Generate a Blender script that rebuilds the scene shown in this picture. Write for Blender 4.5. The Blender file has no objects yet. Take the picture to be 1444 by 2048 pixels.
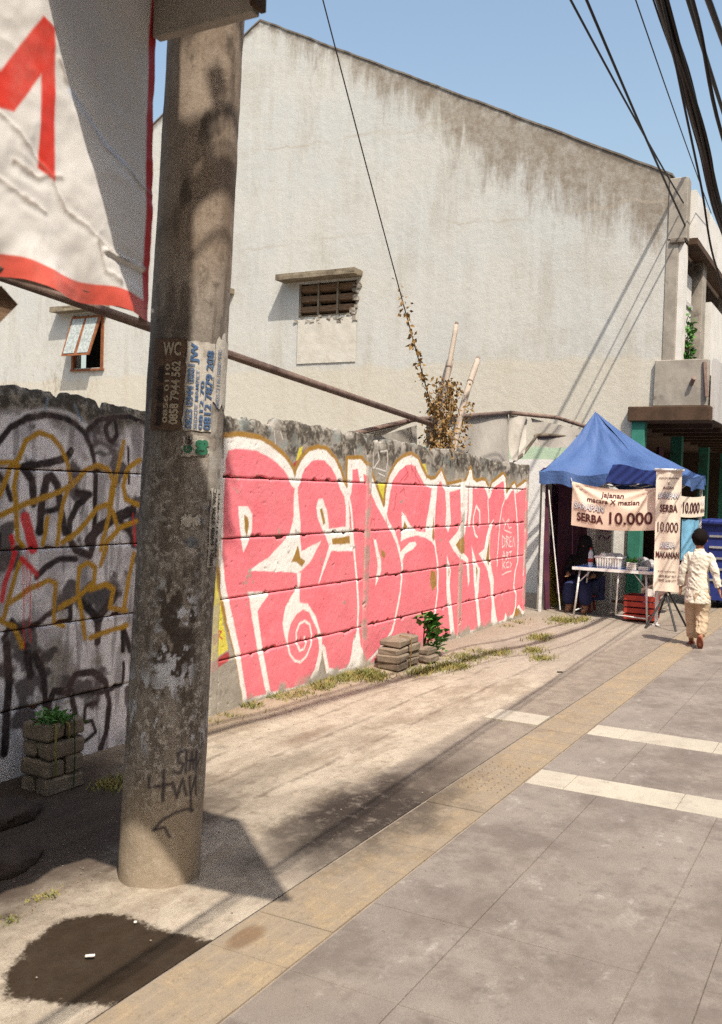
import bpy, bmesh, math, random
import numpy as np
from mathutils import Vector, Matrix
from mathutils.geometry import delaunay_2d_cdt
random.seed(7); RNG = np.random.default_rng(11)
scene = bpy.context.scene
COL = scene.collection

# ------------------------------------------------------------------ camera
cam_d = bpy.data.cameras.new('camera'); cam = bpy.data.objects.new('camera', cam_d); COL.objects.link(cam)
cam_d.sensor_fit = 'VERTICAL'; cam_d.sensor_height = 36; cam_d.lens = 36*1900/2048
cam_d.clip_start = .05; cam_d.clip_end = 5000
RIGHT = Vector((.47728, -.87824, .02998)); UP = Vector((.00786, .03838, .99923)); FWD = Vector((.87872, .47668, -.02522))
M = Matrix((RIGHT, UP, -FWD)).transposed().to_4x4(); M.translation = Vector((0, 0, 1.6))
cam.matrix_world = M
cam_d.dof.use_dof = True; cam_d.dof.focus_distance = 8.5; cam_d.dof.aperture_fstop = 6.0
scene.camera = cam
# ------------------------------------------------------------------ light
LX, LY = .45, .50                      # ground drift of a shadow per metre of height
elev = math.atan2(1, math.hypot(LX, LY))
world = bpy.data.worlds.new('World'); scene.world = world; world.use_nodes = True
wn = world.node_tree.nodes; wl = world.node_tree.links; wn.clear()
sky = wn.new('ShaderNodeTexSky'); sky.sky_type = 'NISHITA'; sky.sun_disc = False
sky.sun_elevation = elev; sky.sun_rotation = math.atan2(-LX, -LY)
sky.air_density = 1.6; sky.dust_density = 4.0; sky.ozone_density = 1.2; sky.altitude = 10
bg = wn.new('ShaderNodeBackground'); bg.inputs['Strength'].default_value = .12
wo = wn.new('ShaderNodeOutputWorld'); wl.new(sky.outputs[0], bg.inputs[0]); wl.new(bg.outputs[0], wo.inputs[0])
sun_d = bpy.data.lights.new('sun', 'SUN'); sun_d.energy = 3.8; sun_d.angle = math.radians(.53); sun_d.color = (1, .905, .785)
sun = bpy.data.objects.new('sun', sun_d); COL.objects.link(sun)
sun.rotation_euler = Vector((LX, LY, -1)).to_track_quat('-Z', 'Y').to_euler(); sun.location = (-4, -5, 12)
scene.cycles.use_denoising = False
scene.view_settings.view_transform = 'Standard'; scene.view_settings.look = 'None'
scene.view_settings.exposure = .72; scene.view_settings.gamma = 1; scene.view_settings.use_curve_mapping = False

# ------------------------------------------------------------------ helpers
def tag(o, label=None, cat=None, group=None, kind=None):
    if label: o['label'] = label
    if cat: o['category'] = cat
    if group: o['group'] = group
    if kind: o['kind'] = kind
    return o
def empty(name, loc, label, cat, group=None):
    o = bpy.data.objects.new(name, None); COL.objects.link(o); o.location = loc; o.empty_display_size = .1
    return tag(o, label, cat, group)
def link(name, me, mat, parent=None, smooth=False):
    o = bpy.data.objects.new(name, me); COL.objects.link(o)
    if mat is not None and not me.materials: me.materials.append(mat)
    if smooth: me.shade_smooth()
    if parent is not None:
        o.parent = parent
        wl_ = world_loc(parent)
        o.location = -wl_
    return o
def world_loc(o):
    v = Vector((0, 0, 0))
    while o is not None:
        v += o.location; o = o.parent
    return v
def mesh(name, v, f, mat, parent=None, smooth=False):
    me = bpy.data.meshes.new(name); me.from_pydata([tuple(p) for p in v], [], f); me.update()
    return link(name, me, mat, parent, smooth)
def from_bm(name, bm, mat, parent=None, smooth=False):
    bmesh.ops.recalc_face_normals(bm, faces=bm.faces)
    me = bpy.data.meshes.new(name); bm.to_mesh(me); bm.free(); return link(name, me, mat, parent, smooth)
def bm_box(bm, x0, x1, y0, y1, z0, z1, bev=0, jit=0):
    vs = [bm.verts.new((x, y, z)) for x in (x0, x1) for y in (y0, y1) for z in (z0, z1)]
    fs = [bm.faces.new([vs[i] for i in q]) for q in ((0,1,3,2),(4,6,7,5),(0,4,5,1),(2,3,7,6),(0,2,6,4),(1,5,7,3))]
    if jit:
        for v in vs: v.co += Vector((random.uniform(-jit,jit),random.uniform(-jit,jit),random.uniform(-jit,jit)))
    if bev:
        es = {e for f_ in fs for e in f_.edges}
        bmesh.ops.bevel(bm, geom=list(es), offset=bev, segments=1, affect='EDGES')
def box(name, x0, x1, y0, y1, z0, z1, mat, parent=None, bev=0, jit=0):
    bm = bmesh.new(); bm_box(bm, x0, x1, y0, y1, z0, z1, bev, jit); return from_bm(name, bm, mat, parent)
def tube_geo(pts, rad, n=8, cap=True):
    pts = [Vector(p) for p in pts]; rad = [rad]*len(pts) if not isinstance(rad, (list, tuple)) else rad
    V = []; F = []; prev = None
    for i, p in enumerate(pts):
        d = (pts[min(i+1, len(pts)-1)] - pts[max(i-1, 0)]).normalized()
        a = d.orthogonal().normalized() if prev is None else (prev - d*prev.dot(d)).normalized()
        prev = a; b = d.cross(a)
        for k in range(n):
            t = 2*math.pi*k/n; V.append(p + (a*math.cos(t) + b*math.sin(t))*rad[i])
    for i in range(len(pts)-1):
        for k in range(n):
            F.append((i*n+k, i*n+(k+1) % n, (i+1)*n+(k+1) % n, (i+1)*n+k))
    if cap: F += [tuple(range(n-1, -1, -1)), tuple(range((len(pts)-1)*n, len(pts)*n))]
    return V, F
def tube(name, pts, rad, mat, parent=None, n=8):
    V, F = tube_geo(pts, rad, n); return mesh(name, V, F, mat, parent, smooth=n > 6)
def tubes(name, lst, mat, parent=None, n=6):
    V = []; F = []
    for pts, rad in lst:
        v, f = tube_geo(pts, rad, n); o = len(V); V += v; F += [tuple(i+o for i in q) for q in f]
    return mesh(name, V, F, mat, parent)
def dense(pts, k=6):                         # Catmull-Rom
    pts = [Vector(p) for p in pts]; out = []
    for i in range(len(pts)-1):
        p0, p1, p2, p3 = pts[max(i-1,0)], pts[i], pts[i+1], pts[min(i+2,len(pts)-1)]
        for j in range(k):
            t = j/k; out.append(.5*((2*p1)+(p2-p0)*t+(2*p0-5*p1+4*p2-p3)*t*t+(3*p1-p0-3*p2+p3)*t**3))
    return out + [pts[-1]]
def sag(a, b, s, n=14):
    a = Vector(a); b = Vector(b)
    return [a.lerp(b, i/n) - Vector((0, 0, s*4*(i/n)*(1-i/n))) for i in range(n+1)]
def gridmesh(name, P, mat, parent=None, col=None, smooth=False, colname='paint'):
    nz, nx = P.shape[:2]; me = bpy.data.meshes.new(name)
    idx = np.arange(nz*nx).reshape(nz, nx)
    q = np.stack([idx[:-1,:-1], idx[:-1,1:], idx[1:,1:], idx[1:,:-1]], -1).reshape(-1, 4)
    me.vertices.add(nz*nx); me.vertices.foreach_set('co', P.reshape(-1).astype(np.float32))
    me.loops.add(q.size); me.loops.foreach_set('vertex_index', q.reshape(-1).astype(np.int32))
    me.polygons.add(len(q)); me.polygons.foreach_set('loop_start', np.arange(0, q.size, 4, dtype=np.int32))
    me.update(calc_edges=True)
    if col is not None:
        a = me.color_attributes.new(colname, 'FLOAT_COLOR', 'POINT'); a.data.foreach_set('color', col.reshape(-1).astype(np.float32))
    return link(name, me, mat, parent, smooth)
def vnoise(x, y, s, seed=0):
    x = np.asarray(x)*s+seed*17.3+500; y = np.asarray(y)*s+seed*7.7+500
    xi = np.floor(x).astype(int); yi = np.floor(y).astype(int); fx = x-xi; fy = y-yi
    fx = fx*fx*(3-2*fx); fy = fy*fy*(3-2*fy)
    def h(a, b):
        n = (a*374761393 + b*668265263 + seed*362437) & 0x7fffffff
        n = ((n ^ (n >> 13))*1274126177) & 0x7fffffff
        return ((n ^ (n >> 16)) & 0xffff)/65535.
    return (h(xi,yi)*(1-fx)+h(xi+1,yi)*fx)*(1-fy)+(h(xi,yi+1)*(1-fx)+h(xi+1,yi+1)*fx)*fy
def fbm(x, y, s, seed=0, o=4): return sum(vnoise(x, y, s*2**i, seed+i)*.5**(i+1) for i in range(o))/(1-.5**o)
def sdist(x, z, pl):
    d = np.full(x.shape, 9.)
    for (ax, az), (bx, bz) in zip(pl[:-1], pl[1:]):
        ex, ez = bx-ax, bz-az; L = ex*ex+ez*ez+1e-9
        t = np.clip(((x-ax)*ex+(z-az)*ez)/L, 0, 1)
        d = np.minimum(d, np.hypot(x-ax-t*ex, z-az-t*ez))
    return d
def inpoly(x, z, pl):
    r = np.zeros(x.shape, bool)
    for (ax, az), (bx, bz) in zip(pl, pl[1:]+pl[:1]):
        if az == bz: continue
        c = ((az > z) != (bz > z)) & (x < (bx-ax)*(z-az)/(bz-az)+ax); r ^= c
    return r
def sstep(a, b, x):
    t = np.clip((x-a)/(b-a), 0, 1); return t*t*(3-2*t)

# ------------------------------------------------------------------ materials
class NT:
    def __init__(s, name):
        s.m = bpy.data.materials.new(name); s.m.use_nodes = True; s.t = s.m.node_tree; s.b = s.t.nodes['Principled BSDF']
        s.pos = None
    def n(s, k, **kw):
        o = s.t.nodes.new('ShaderNode'+k)
        for a, v in kw.items(): setattr(o, a, v)
        return o
    def l(s, a, b): s.t.links.new(a, b)
    def P(s):
        if s.pos is None: s.pos = s.n('NewGeometry').outputs['Position']
        return s.pos
    def noise(s, scale, detail=5, rough=.6, vec=None, stretch=None, lo=None, hi=None, dist=0):
        v = vec or s.P()
        if stretch:
            mp = s.n('Mapping'); mp.inputs['Scale'].default_value = stretch; s.l(v, mp.inputs['Vector']); v = mp.outputs[0]
        o = s.n('TexNoise'); o.inputs['Scale'].default_value = scale; o.inputs['Detail'].default_value = detail
        o.inputs['Roughness'].default_value = rough; o.inputs['Distortion'].default_value = dist; s.l(v, o.inputs['Vector'])
        r = o.outputs['Fac']
        return s.ramp(r, lo, hi) if lo is not None else r
    def ramp(s, v, lo, hi):
        o = s.n('MapRange', interpolation_type='SMOOTHSTEP'); o.inputs['From Min'].default_value = lo; o.inputs['From Max'].default_value = hi
        s.l(v, o.inputs['Value']); return o.outputs['Result']
    def math(s, op, a, b=None, c=None):
        o = s.n('Math', operation=op)
        for i, v in enumerate((a, b, c)):
            if v is None: continue
            if isinstance(v, (int, float)): o.inputs[i].default_value = v
            else: s.l(v, o.inputs[i])
        return o.outputs[0]
    def mix(s, f, a, b, mode='MIX'):
        o = s.n('Mix', data_type='RGBA', blend_type=mode)
        for k, v in ((0, f), (6, a), (7, b)):
            if isinstance(v, (int, float)): o.inputs[k].default_value = v
            elif isinstance(v, tuple): o.inputs[k].default_value = v+(1,) if len(v) == 3 else v
            else: s.l(v, o.inputs[k])
        return o.outputs[2]
    def sep(s, v=None):
        o = s.n('SeparateXYZ'); s.l(v or s.P(), o.inputs[0]); return o.outputs
    def rnd(s): return s.n('ObjectInfo').outputs['Random']
    def done(s, col, rough=.85, bump=None, bs=.3, bd=.01, spec=.25, metal=0, trans=0):
        if isinstance(col, tuple): s.b.inputs['Base Color'].default_value = col+(1,)
        else: s.l(col, s.b.inputs['Base Color'])
        if isinstance(rough, (int, float)): s.b.inputs['Roughness'].default_value = rough
        else: s.l(rough, s.b.inputs['Roughness'])
        s.b.inputs['Specular IOR Level'].default_value = spec; s.b.inputs['Metallic'].default_value = metal
        if trans: s.b.inputs['Transmission Weight'].default_value = trans
        if bump is not None:
            o = s.n('Bump'); o.inputs['Strength'].default_value = bs; o.inputs['Distance'].default_value = bd
            s.l(bump, o.inputs['Height']); s.l(o.outputs[0], s.b.inputs['Normal'])
        return s.m
def worn(name, a, b, scale=6, rough=.85, bump=True, grain=.10, lo=.35, hi=.65, stretch=None, spec=.25, metal=0, bs=.35, bd=.006, dark=None):
    t = NT(name); c = t.mix(t.noise(scale, 6, .65, lo=lo, hi=hi, stretch=stretch), a, b)
    if dark: c = t.mix(t.noise(scale*.45, 5, .7, lo=.55, hi=.72, stretch=stretch), c, dark)
    if grain:
        g = t.noise(180, 2, .6, lo=.2, hi=.8); c = t.mix(grain, c, t.mix(g, (0,0,0), (1,1,1)), 'OVERLAY')
    r = t.math('ADD', t.math('MULTIPLY', t.noise(scale*2.3, 3), .2), rough-.1)
    return t.done(c, r, t.noise(scale*6, 6, .7) if bump else None, bs, bd, spec, metal)

def concrete_color(t, a, b, c, sc=1.):
    col = t.mix(t.noise(2.2*sc, 7, .65, lo=.35, hi=.65), a, b)
    col = t.mix(t.noise(9*sc, 5, .7, lo=.5, hi=.75), col, c)
    g = t.noise(150, 3, .7, lo=.25, hi=.75)
    return t.mix(.14, col, t.mix(g, (0,0,0), (1,1,1)), 'OVERLAY')
def ellipse(t, cx, cy, rx, ry, nscale=5, namp=.9, soft=.5):
    x, y, z = t.sep(); 
    dx = t.math('DIVIDE', t.math('SUBTRACT', x, cx), rx); dy = t.math('DIVIDE', t.math('SUBTRACT', y, cy), ry)
    d = t.math('SQRT', t.math('ADD', t.math('MULTIPLY', dx, dx), t.math('MULTIPLY', dy, dy)))
    d = t.math('ADD', d, t.math('MULTIPLY', t.math('SUBTRACT', t.noise(nscale, 5, .7), .5), namp))
    return t.math('SUBTRACT', 1, t.ramp(d, 1-soft, 1.))
def ground_stains(t, c, k=1.):
    # burnt / oily mark beside the tactile strip, further soiling along it
    c = t.mix(t.math('MULTIPLY', t.math('MULTIPLY', ellipse(t, 4.15, 2.14, 1.0, .50, 4.5, 1.9, .7), t.noise(9, 6, .8, lo=.25, hi=.5)), .92*k), c, (.026, .02, .017))
    c = t.mix(t.math('MULTIPLY', ellipse(t, 4.95, 2.12, .95, .30, 5, 1.1, .9), .6*k), c, (.07, .055, .045))
    c = t.mix(t.math('MULTIPLY', ellipse(t, 3.55, 2.2, .5, .3, 5, 1.2, .9), .4*k), c, (.06, .05, .04))
    c = t.mix(t.math('MULTIPLY', ellipse(t, 5.15, 3.15, .42, .13, 5, 1.0, .8), .5*k), c, (.12, .07, .045))
    c = t.mix(t.math('MULTIPLY', ellipse(t, 4.5, 2.95, .7, .16, 5, 1.0, .8), .4*k), c, (.10, .08, .065))
    c = t.mix(t.math('MULTIPLY', ellipse(t, 2.74, 1.90, .13, .06, 7, .6, .5), .6), c, (.12, .06, .025))
    return c
def m_slab():
    t = NT('paving_slab'); r = t.rnd()
    c = concrete_color(t, (.188,.161,.140), (.238,.206,.178), (.142,.121,.105))
    c = t.mix(t.math('MULTIPLY', r, .22), c, (.25,.22,.195))
    w = t.noise(3.1, 7, .78, lo=.52, hi=.70, stretch=(1, 1.8, 1)); w2 = t.noise(11, 5, .75, lo=.42, hi=.68)
    c = t.mix(t.math('MULTIPLY', t.math('MULTIPLY', w, w2), .85), c, (.46,.43,.39))
    c = t.mix(t.math('MULTIPLY', t.noise(24, 3, .7, lo=.70, hi=.78), .5), c, (.45,.42,.38))
    c = t.mix(t.math('MULTIPLY', t.noise(.9, 4, .6, lo=.5, hi=.75), .45), c, (.24,.195,.155))
    c = t.mix(t.math('MULTIPLY', t.noise(1.7, 7, .75, lo=.45, hi=.62), .6), c, (.118,.096,.08))
    c = t.mix(t.math('MULTIPLY', t.noise(35, 6, .85, lo=.55, hi=.7), .35), c, (.09,.075,.065))
    c = ground_stains(t, c)
    return t.done(c, .8, t.noise(60, 6, .7), .35, .004, .3)
def m_tactile():
    t = NT('tactile_tile'); c = concrete_color(t, (.31,.235,.145), (.26,.20,.13), (.20,.16,.115))
    c = t.mix(t.math('MULTIPLY', t.rnd(), .35), c, (.30,.24,.17))
    c = t.mix(t.math('MULTIPLY', t.noise(5, 6, .75, lo=.38, hi=.58), .7), c, (.24,.20,.155))
    c = t.mix(t.math('MULTIPLY', t.noise(28, 6, .85, lo=.5, hi=.68), .5), c, (.12,.095,.07))
    c = t.mix(t.math('MULTIPLY', t.noise(2.3, 5, .75, lo=.55, hi=.7), .5), c, (.15,.115,.085))
    c = ground_stains(t, c, .8)
    return t.done(c, .8, t.noise(70, 5, .7), .3, .003, .3)
def m_light():
    t = NT('pale_tile'); c = concrete_color(t, (.45,.41,.33), (.39,.355,.29), (.30,.27,.22))
    c = t.mix(t.math('MULTIPLY', t.rnd(), .3), c, (.35,.315,.26))
    c = t.mix(t.math('MULTIPLY', t.noise(4, 5, .7, lo=.52, hi=.72), .4), c, (.25,.215,.175)); c = ground_stains(t, c, .7)
    return t.done(c, .8, t.noise(60, 5, .7), .3, .003, .3)
def m_apron():
    t = NT('cement_apron'); x, y, z = t.sep()
    c = concrete_color(t, (.42,.365,.29), (.35,.30,.24), (.27,.23,.18))
    s = t.noise(2.4, 7, .75, lo=.42, hi=.66, stretch=(.6, 1.8, 1)); c = t.mix(t.math('MULTIPLY', s, .55), c, (.24,.20,.15))
    s2 = t.noise(5, 6, .75, lo=.48, hi=.70, stretch=(.7, 2.4, 1)); c = t.mix(t.math('MULTIPLY', s2, .45), c, (.48,.43,.35))
    s3 = t.noise(13, 6, .8, lo=.50, hi=.68); c = t.mix(t.math('MULTIPLY', s3, .55), c, (.16,.12,.085))
    s4 = t.noise(1.1, 6, .7, lo=.5, hi=.66, stretch=(.7, 1.8, 1)); c = t.mix(t.math('MULTIPLY', s4, .6), c, (.19,.145,.105))
    for yl in (2.74, 3.06, 3.36):                   # cast joints of the old cement strips
        q = t.math('ADD', y, t.math('MULTIPLY', t.math('SUBTRACT', t.noise(2.5, 5, .7), .5), .10))
        kx = t.ramp(t.math('ABSOLUTE', t.math('SUBTRACT', q, yl)), .028, .004)
        c = t.mix(t.math('MULTIPLY', t.math('MULTIPLY', kx, t.noise(5, 5, .7, lo=.36, hi=.6)), .6), c, (.13,.10,.075))
    # soil blown against the wall; by the pole, soil with the sign's shade painted in
    soil = t.ramp(t.math('ADD', y, t.math('MULTIPLY', t.noise(4, 5, .7), .7)), 3.75, 4.15)
    c = t.mix(t.math('MULTIPLY', soil, .55), c, (.23,.165,.105))
    soil_shade = t.math('MULTIPLY', t.ramp(t.math('ADD', x, t.math('MULTIPLY', t.noise(3, 5, .7), .8)), 4.8, 4.1), t.ramp(t.math('ADD', y, t.math('MULTIPLY', t.noise(5, 5, .7), .5)), 2.7, 3.2))
    c = t.mix(t.math('MULTIPLY', soil_shade, .92), c, (.055,.040,.032))
    gr = t.math('MULTIPLY', t.ramp(x, 7.2, 9.5), .6); c = t.mix(gr, c, (.235,.205,.175))
    # greyer, older strip of paving next to the yellow tiles
    yy = t.math('ADD', y, t.math('MULTIPLY', t.math('SUBTRACT', t.noise(5, 5, .7), .5), .16))
    st = t.math('MULTIPLY', t.ramp(yy, 2.44, 2.36), t.ramp(t.math('ADD', x, t.math('MULTIPLY', t.noise(4, 5, .7), .8)), 3.2, 4.0))
    c = t.mix(t.math('MULTIPLY', st, .85), c, t.mix(t.noise(6, 6, .7, lo=.35, hi=.65), (.165,.138,.115), (.24,.205,.17)))
    c = ground_stains(t, c)
    a = t.n('Attribute', attribute_name='paint')
    wet = t.ramp(t.math('ADD', a.outputs['Alpha'], t.math('MULTIPLY', t.math('SUBTRACT', t.noise(22, 7, .8), .5), 1.5)), .34, .66)
    c = t.mix(t.math('MULTIPLY', wet, t.math('ADD', t.math('MULTIPLY', t.noise(10, 5, .7), .10), .90)), c, a.outputs['Color'])
    rg = t.math('SUBTRACT', .90, t.math('MULTIPLY', wet, .12))
    return t.done(c, rg, t.noise(45, 7, .75), .6, .006, .08)
def m_paintwall():
    t = NT('painted_precast'); x, y, z = t.sep()
    c = concrete_color(t, (.36,.33,.28), (.29,.265,.225), (.20,.18,.15))
    mo = t.math('MULTIPLY', t.ramp(t.math('ADD', z, t.math('MULTIPLY', t.noise(5, 5, .7), .45)), 1.90, 2.12), t.noise(14, 6, .75, lo=.34, hi=.55))
    a = t.n('Attribute', attribute_name='paint')
    wear = t.noise(16, 6, .8, lo=.78, hi=.81)
    fac = t.math('MULTIPLY', a.outputs['Alpha'], t.math('SUBTRACT', 1, t.math('MULTIPLY', wear, .8)))
    pt = t.mix(t.math('MULTIPLY', t.noise(3.5, 7, .75, lo=.35, hi=.72), .38), a.outputs['Color'], t.mix(.5, a.outputs['Color'], (.42,.28,.26)))
    pt = t.mix(t.math('MULTIPLY', t.noise(22, 6, .8, lo=.52, hi=.70), .28), pt, t.mix(.6, pt, (.20,.10,.09)))
    pt = t.mix(t.math('MULTIPLY', t.noise(9, 6, .8, lo=.52, hi=.72), .25), pt, t.mix(.55, pt, (.75,.62,.58)))
    c = t.mix(t.math('MULTIPLY', mo, .92), c, (.045,.038,.03))
    c = t.mix(fac, c, pt)
    g = t.noise(170, 3, .7, lo=.25, hi=.75); c = t.mix(.10, c, t.mix(g, (0,0,0), (1,1,1)), 'OVERLAY')
    st = t.noise(3, 5, .7, lo=.58, hi=.75, stretch=(5, 1, .5)); c = t.mix(t.math('MULTIPLY', st, .22), c, (.30,.22,.17))
    return t.done(c, .82, t.noise(55, 7, .75), .4, .005, .3)
def m_gable():
    t = NT('weathered_render'); x, y, z = t.sep()
    c = t.mix(t.noise(.55, 6, .62, lo=.35, hi=.65), (.50,.495,.455), (.465,.475,.455))
    c = t.mix(t.math('MULTIPLY', t.noise(1.4, 6, .7, lo=.5, hi=.7, stretch=(1, 1.6, .35)), .65), c, (.385,.365,.315))
    c = t.mix(t.math('MULTIPLY', t.noise(.7, 7, .7, lo=.5, hi=.64), .5), c, (.40,.385,.335))
    c = t.mix(t.math('MULTIPLY', t.noise(3.4, 7, .8, lo=.55, hi=.70), .4), c, (.37,.34,.285))
    c = t.mix(t.math('MULTIPLY', t.noise(2.6, 4, .6, lo=.45, hi=.7, stretch=(1, 3, .25)), .35), c, (.54,.55,.53))
    # lower, creamier coat of plaster with an uneven upper edge
    e = t.math('ADD', z, t.math('MULTIPLY', t.math('SUBTRACT', t.noise(.8, 4, .6), .5), .5))
    c = t.mix(t.math('MULTIPLY', t.ramp(e, 3.72, 3.60), .55), c, (.53,.485,.385))
    # black streaks running down from the coping
    roof = t.math('MULTIPLY_ADD', t.math('SUBTRACT', y, 2.84), .508, 6.31)
    roofl = t.math('MULTIPLY_ADD', t.math('SUBTRACT', 10.2, y), .61, 10.05)
    d = t.math('SUBTRACT', t.math('MINIMUM', roof, roofl), z)
    amt = t.math('ADD', t.math('MULTIPLY', t.ramp(t.math('ADD', y, t.math('MULTIPLY', t.math('SUBTRACT', t.noise(.8, 4, .6), .5), 2.5)), 8.6, 5.2), .30), t.math('MULTIPLY', t.ramp(y, 10.2, 8.6), .17))
    n1 = t.noise(1.25, 6, .62, stretch=(1, 1.1, .55)); n2 = t.noise(3.2, 6, .7, stretch=(1, 1.6, .20), dist=.4); n3 = t.noise(9, 6, .75, stretch=(1, 1.4, .5))
    s_ = t.math('ADD', t.math('ADD', t.math('MULTIPLY', n1, .75), t.math('MULTIPLY', n2, .75)), t.math('MULTIPLY', n3, .35))
    s_ = t.math('SUBTRACT', t.math('ADD', s_, amt), t.math('MULTIPLY', d, .42))
    f = t.math('MULTIPLY', t.ramp(s_, .82, 1.16), t.math('ADD', t.math('MULTIPLY', t.noise(6, 7, .8, lo=.3, hi=.7), .45), .5))
    c = t.mix(f, c, (.19,.15,.108))
    rim = t.math('MULTIPLY', t.ramp(d, .16, .02), t.noise(6, 5, .7, lo=.3, hi=.6)); c = t.mix(t.math('MULTIPLY', rim, .8), c, (.13,.11,.09))
    # long hairline cracks / daywork joints
    for zz, a0, sc in ((7.65, .16, .35), (5.95, .14, .5)):
        w = t.math('ADD', z, t.math('MULTIPLY', t.math('SUBTRACT', t.noise(sc*3, 5, .6), .5), a0*3))
        k = t.ramp(t.math('ABSOLUTE', t.math('SUBTRACT', w, zz)), .035, .0)
        c = t.mix(t.math('MULTIPLY', t.math('MULTIPLY', k, t.noise(1.2, 3, .6, lo=.4, hi=.6)), .5), c, (.38,.33,.26))
    # damp mould near the left windows
    mo = t.math('MULTIPLY', t.math('MULTIPLY', t.ramp(y, 13.2, 14.5), t.ramp(z, 4.6, 3.6)), t.noise(2.6, 6, .75, lo=.5, hi=.68, stretch=(1, 2, .8)))
    c = t.mix(t.math('MULTIPLY', mo, .7), c, (.25,.20,.14))
    # green band and white limewash at the foot
    edge = t.math('ADD', z, t.math('MULTIPLY', t.math('SUBTRACT', t.noise(3, 4, .6), .5), .06))
    c = t.mix(t.ramp(edge, 2.34, 2.31), c, (.40,.52,.38)); c = t.mix(t.ramp(edge, 2.14, 2.12), c, (.66,.65,.62))
    g = t.noise(60, 3, .7, lo=.25, hi=.75); c = t.mix(.10, c, t.mix(g, (0,0,0), (1,1,1)), 'OVERLAY')
    return t.done(c, .9, t.noise(7, 8, .7), .35, .03, .2)
def m_pole():
    t = NT('stained_pole_concrete'); x, y, z = t.sep()
    c = concrete_color(t, (.30,.262,.222), (.20,.172,.145), (.10,.084,.07), 2.2)
    c = t.mix(t.math('MULTIPLY', t.noise(3.4, 6, .75, lo=.45, hi=.62, stretch=(4, 4, .7)), .6), c, (.05,.038,.030))
    c = t.mix(t.math('MULTIPLY', t.ramp(z, 2.2, 2.6), .45), c, (.27,.19,.125))
    c = t.mix(t.math('MULTIPLY', t.noise(45, 6, .85, lo=.52, hi=.66), .5), c, (.05,.042,.036))
    c = t.mix(t.math('MULTIPLY', t.noise(30, 5, .8, lo=.5, hi=.62), t.ramp(z, 2.0, 1.4)), c, (.43,.40,.37))
    c = t.mix(t.math('MULTIPLY', t.ramp(z, .55, .2), .8), c, (.33,.265,.19))
    a = t.n('Attribute', attribute_name='paint')
    c = t.mix(t.math('MULTIPLY', a.outputs['Alpha'], 1.), c, a.outputs['Color'])
    return t.done(c, .8, t.noise(50, 7, .75), .5, .006, .3)
def m_vinyl(name, extra=None, rough=.45):
    t = NT(name); a = t.n('Attribute', attribute_name='paint'); c = a.outputs['Color']
    c = t.mix(t.math('MULTIPLY', t.noise(5, 6, .7, lo=.45, hi=.75), .22), c, (.38,.33,.28))
    return t.done(c, rough, t.noise(9, 4, .6), .2, .004, .35)
def plain(name, col, rough=.6, spec=.3, metal=0, var=.12, scale=8):
    t = NT(name); dk = tuple(v*(1-var*2.2) for v in col); lt = tuple(min(1, v*(1+var)) for v in col)
    c = t.mix(t.noise(scale, 5, .65, lo=.3, hi=.7), dk, lt)
    return t.done(c, rough, t.noise(scale*5, 4, .6), .15, .004, spec, metal)
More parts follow.
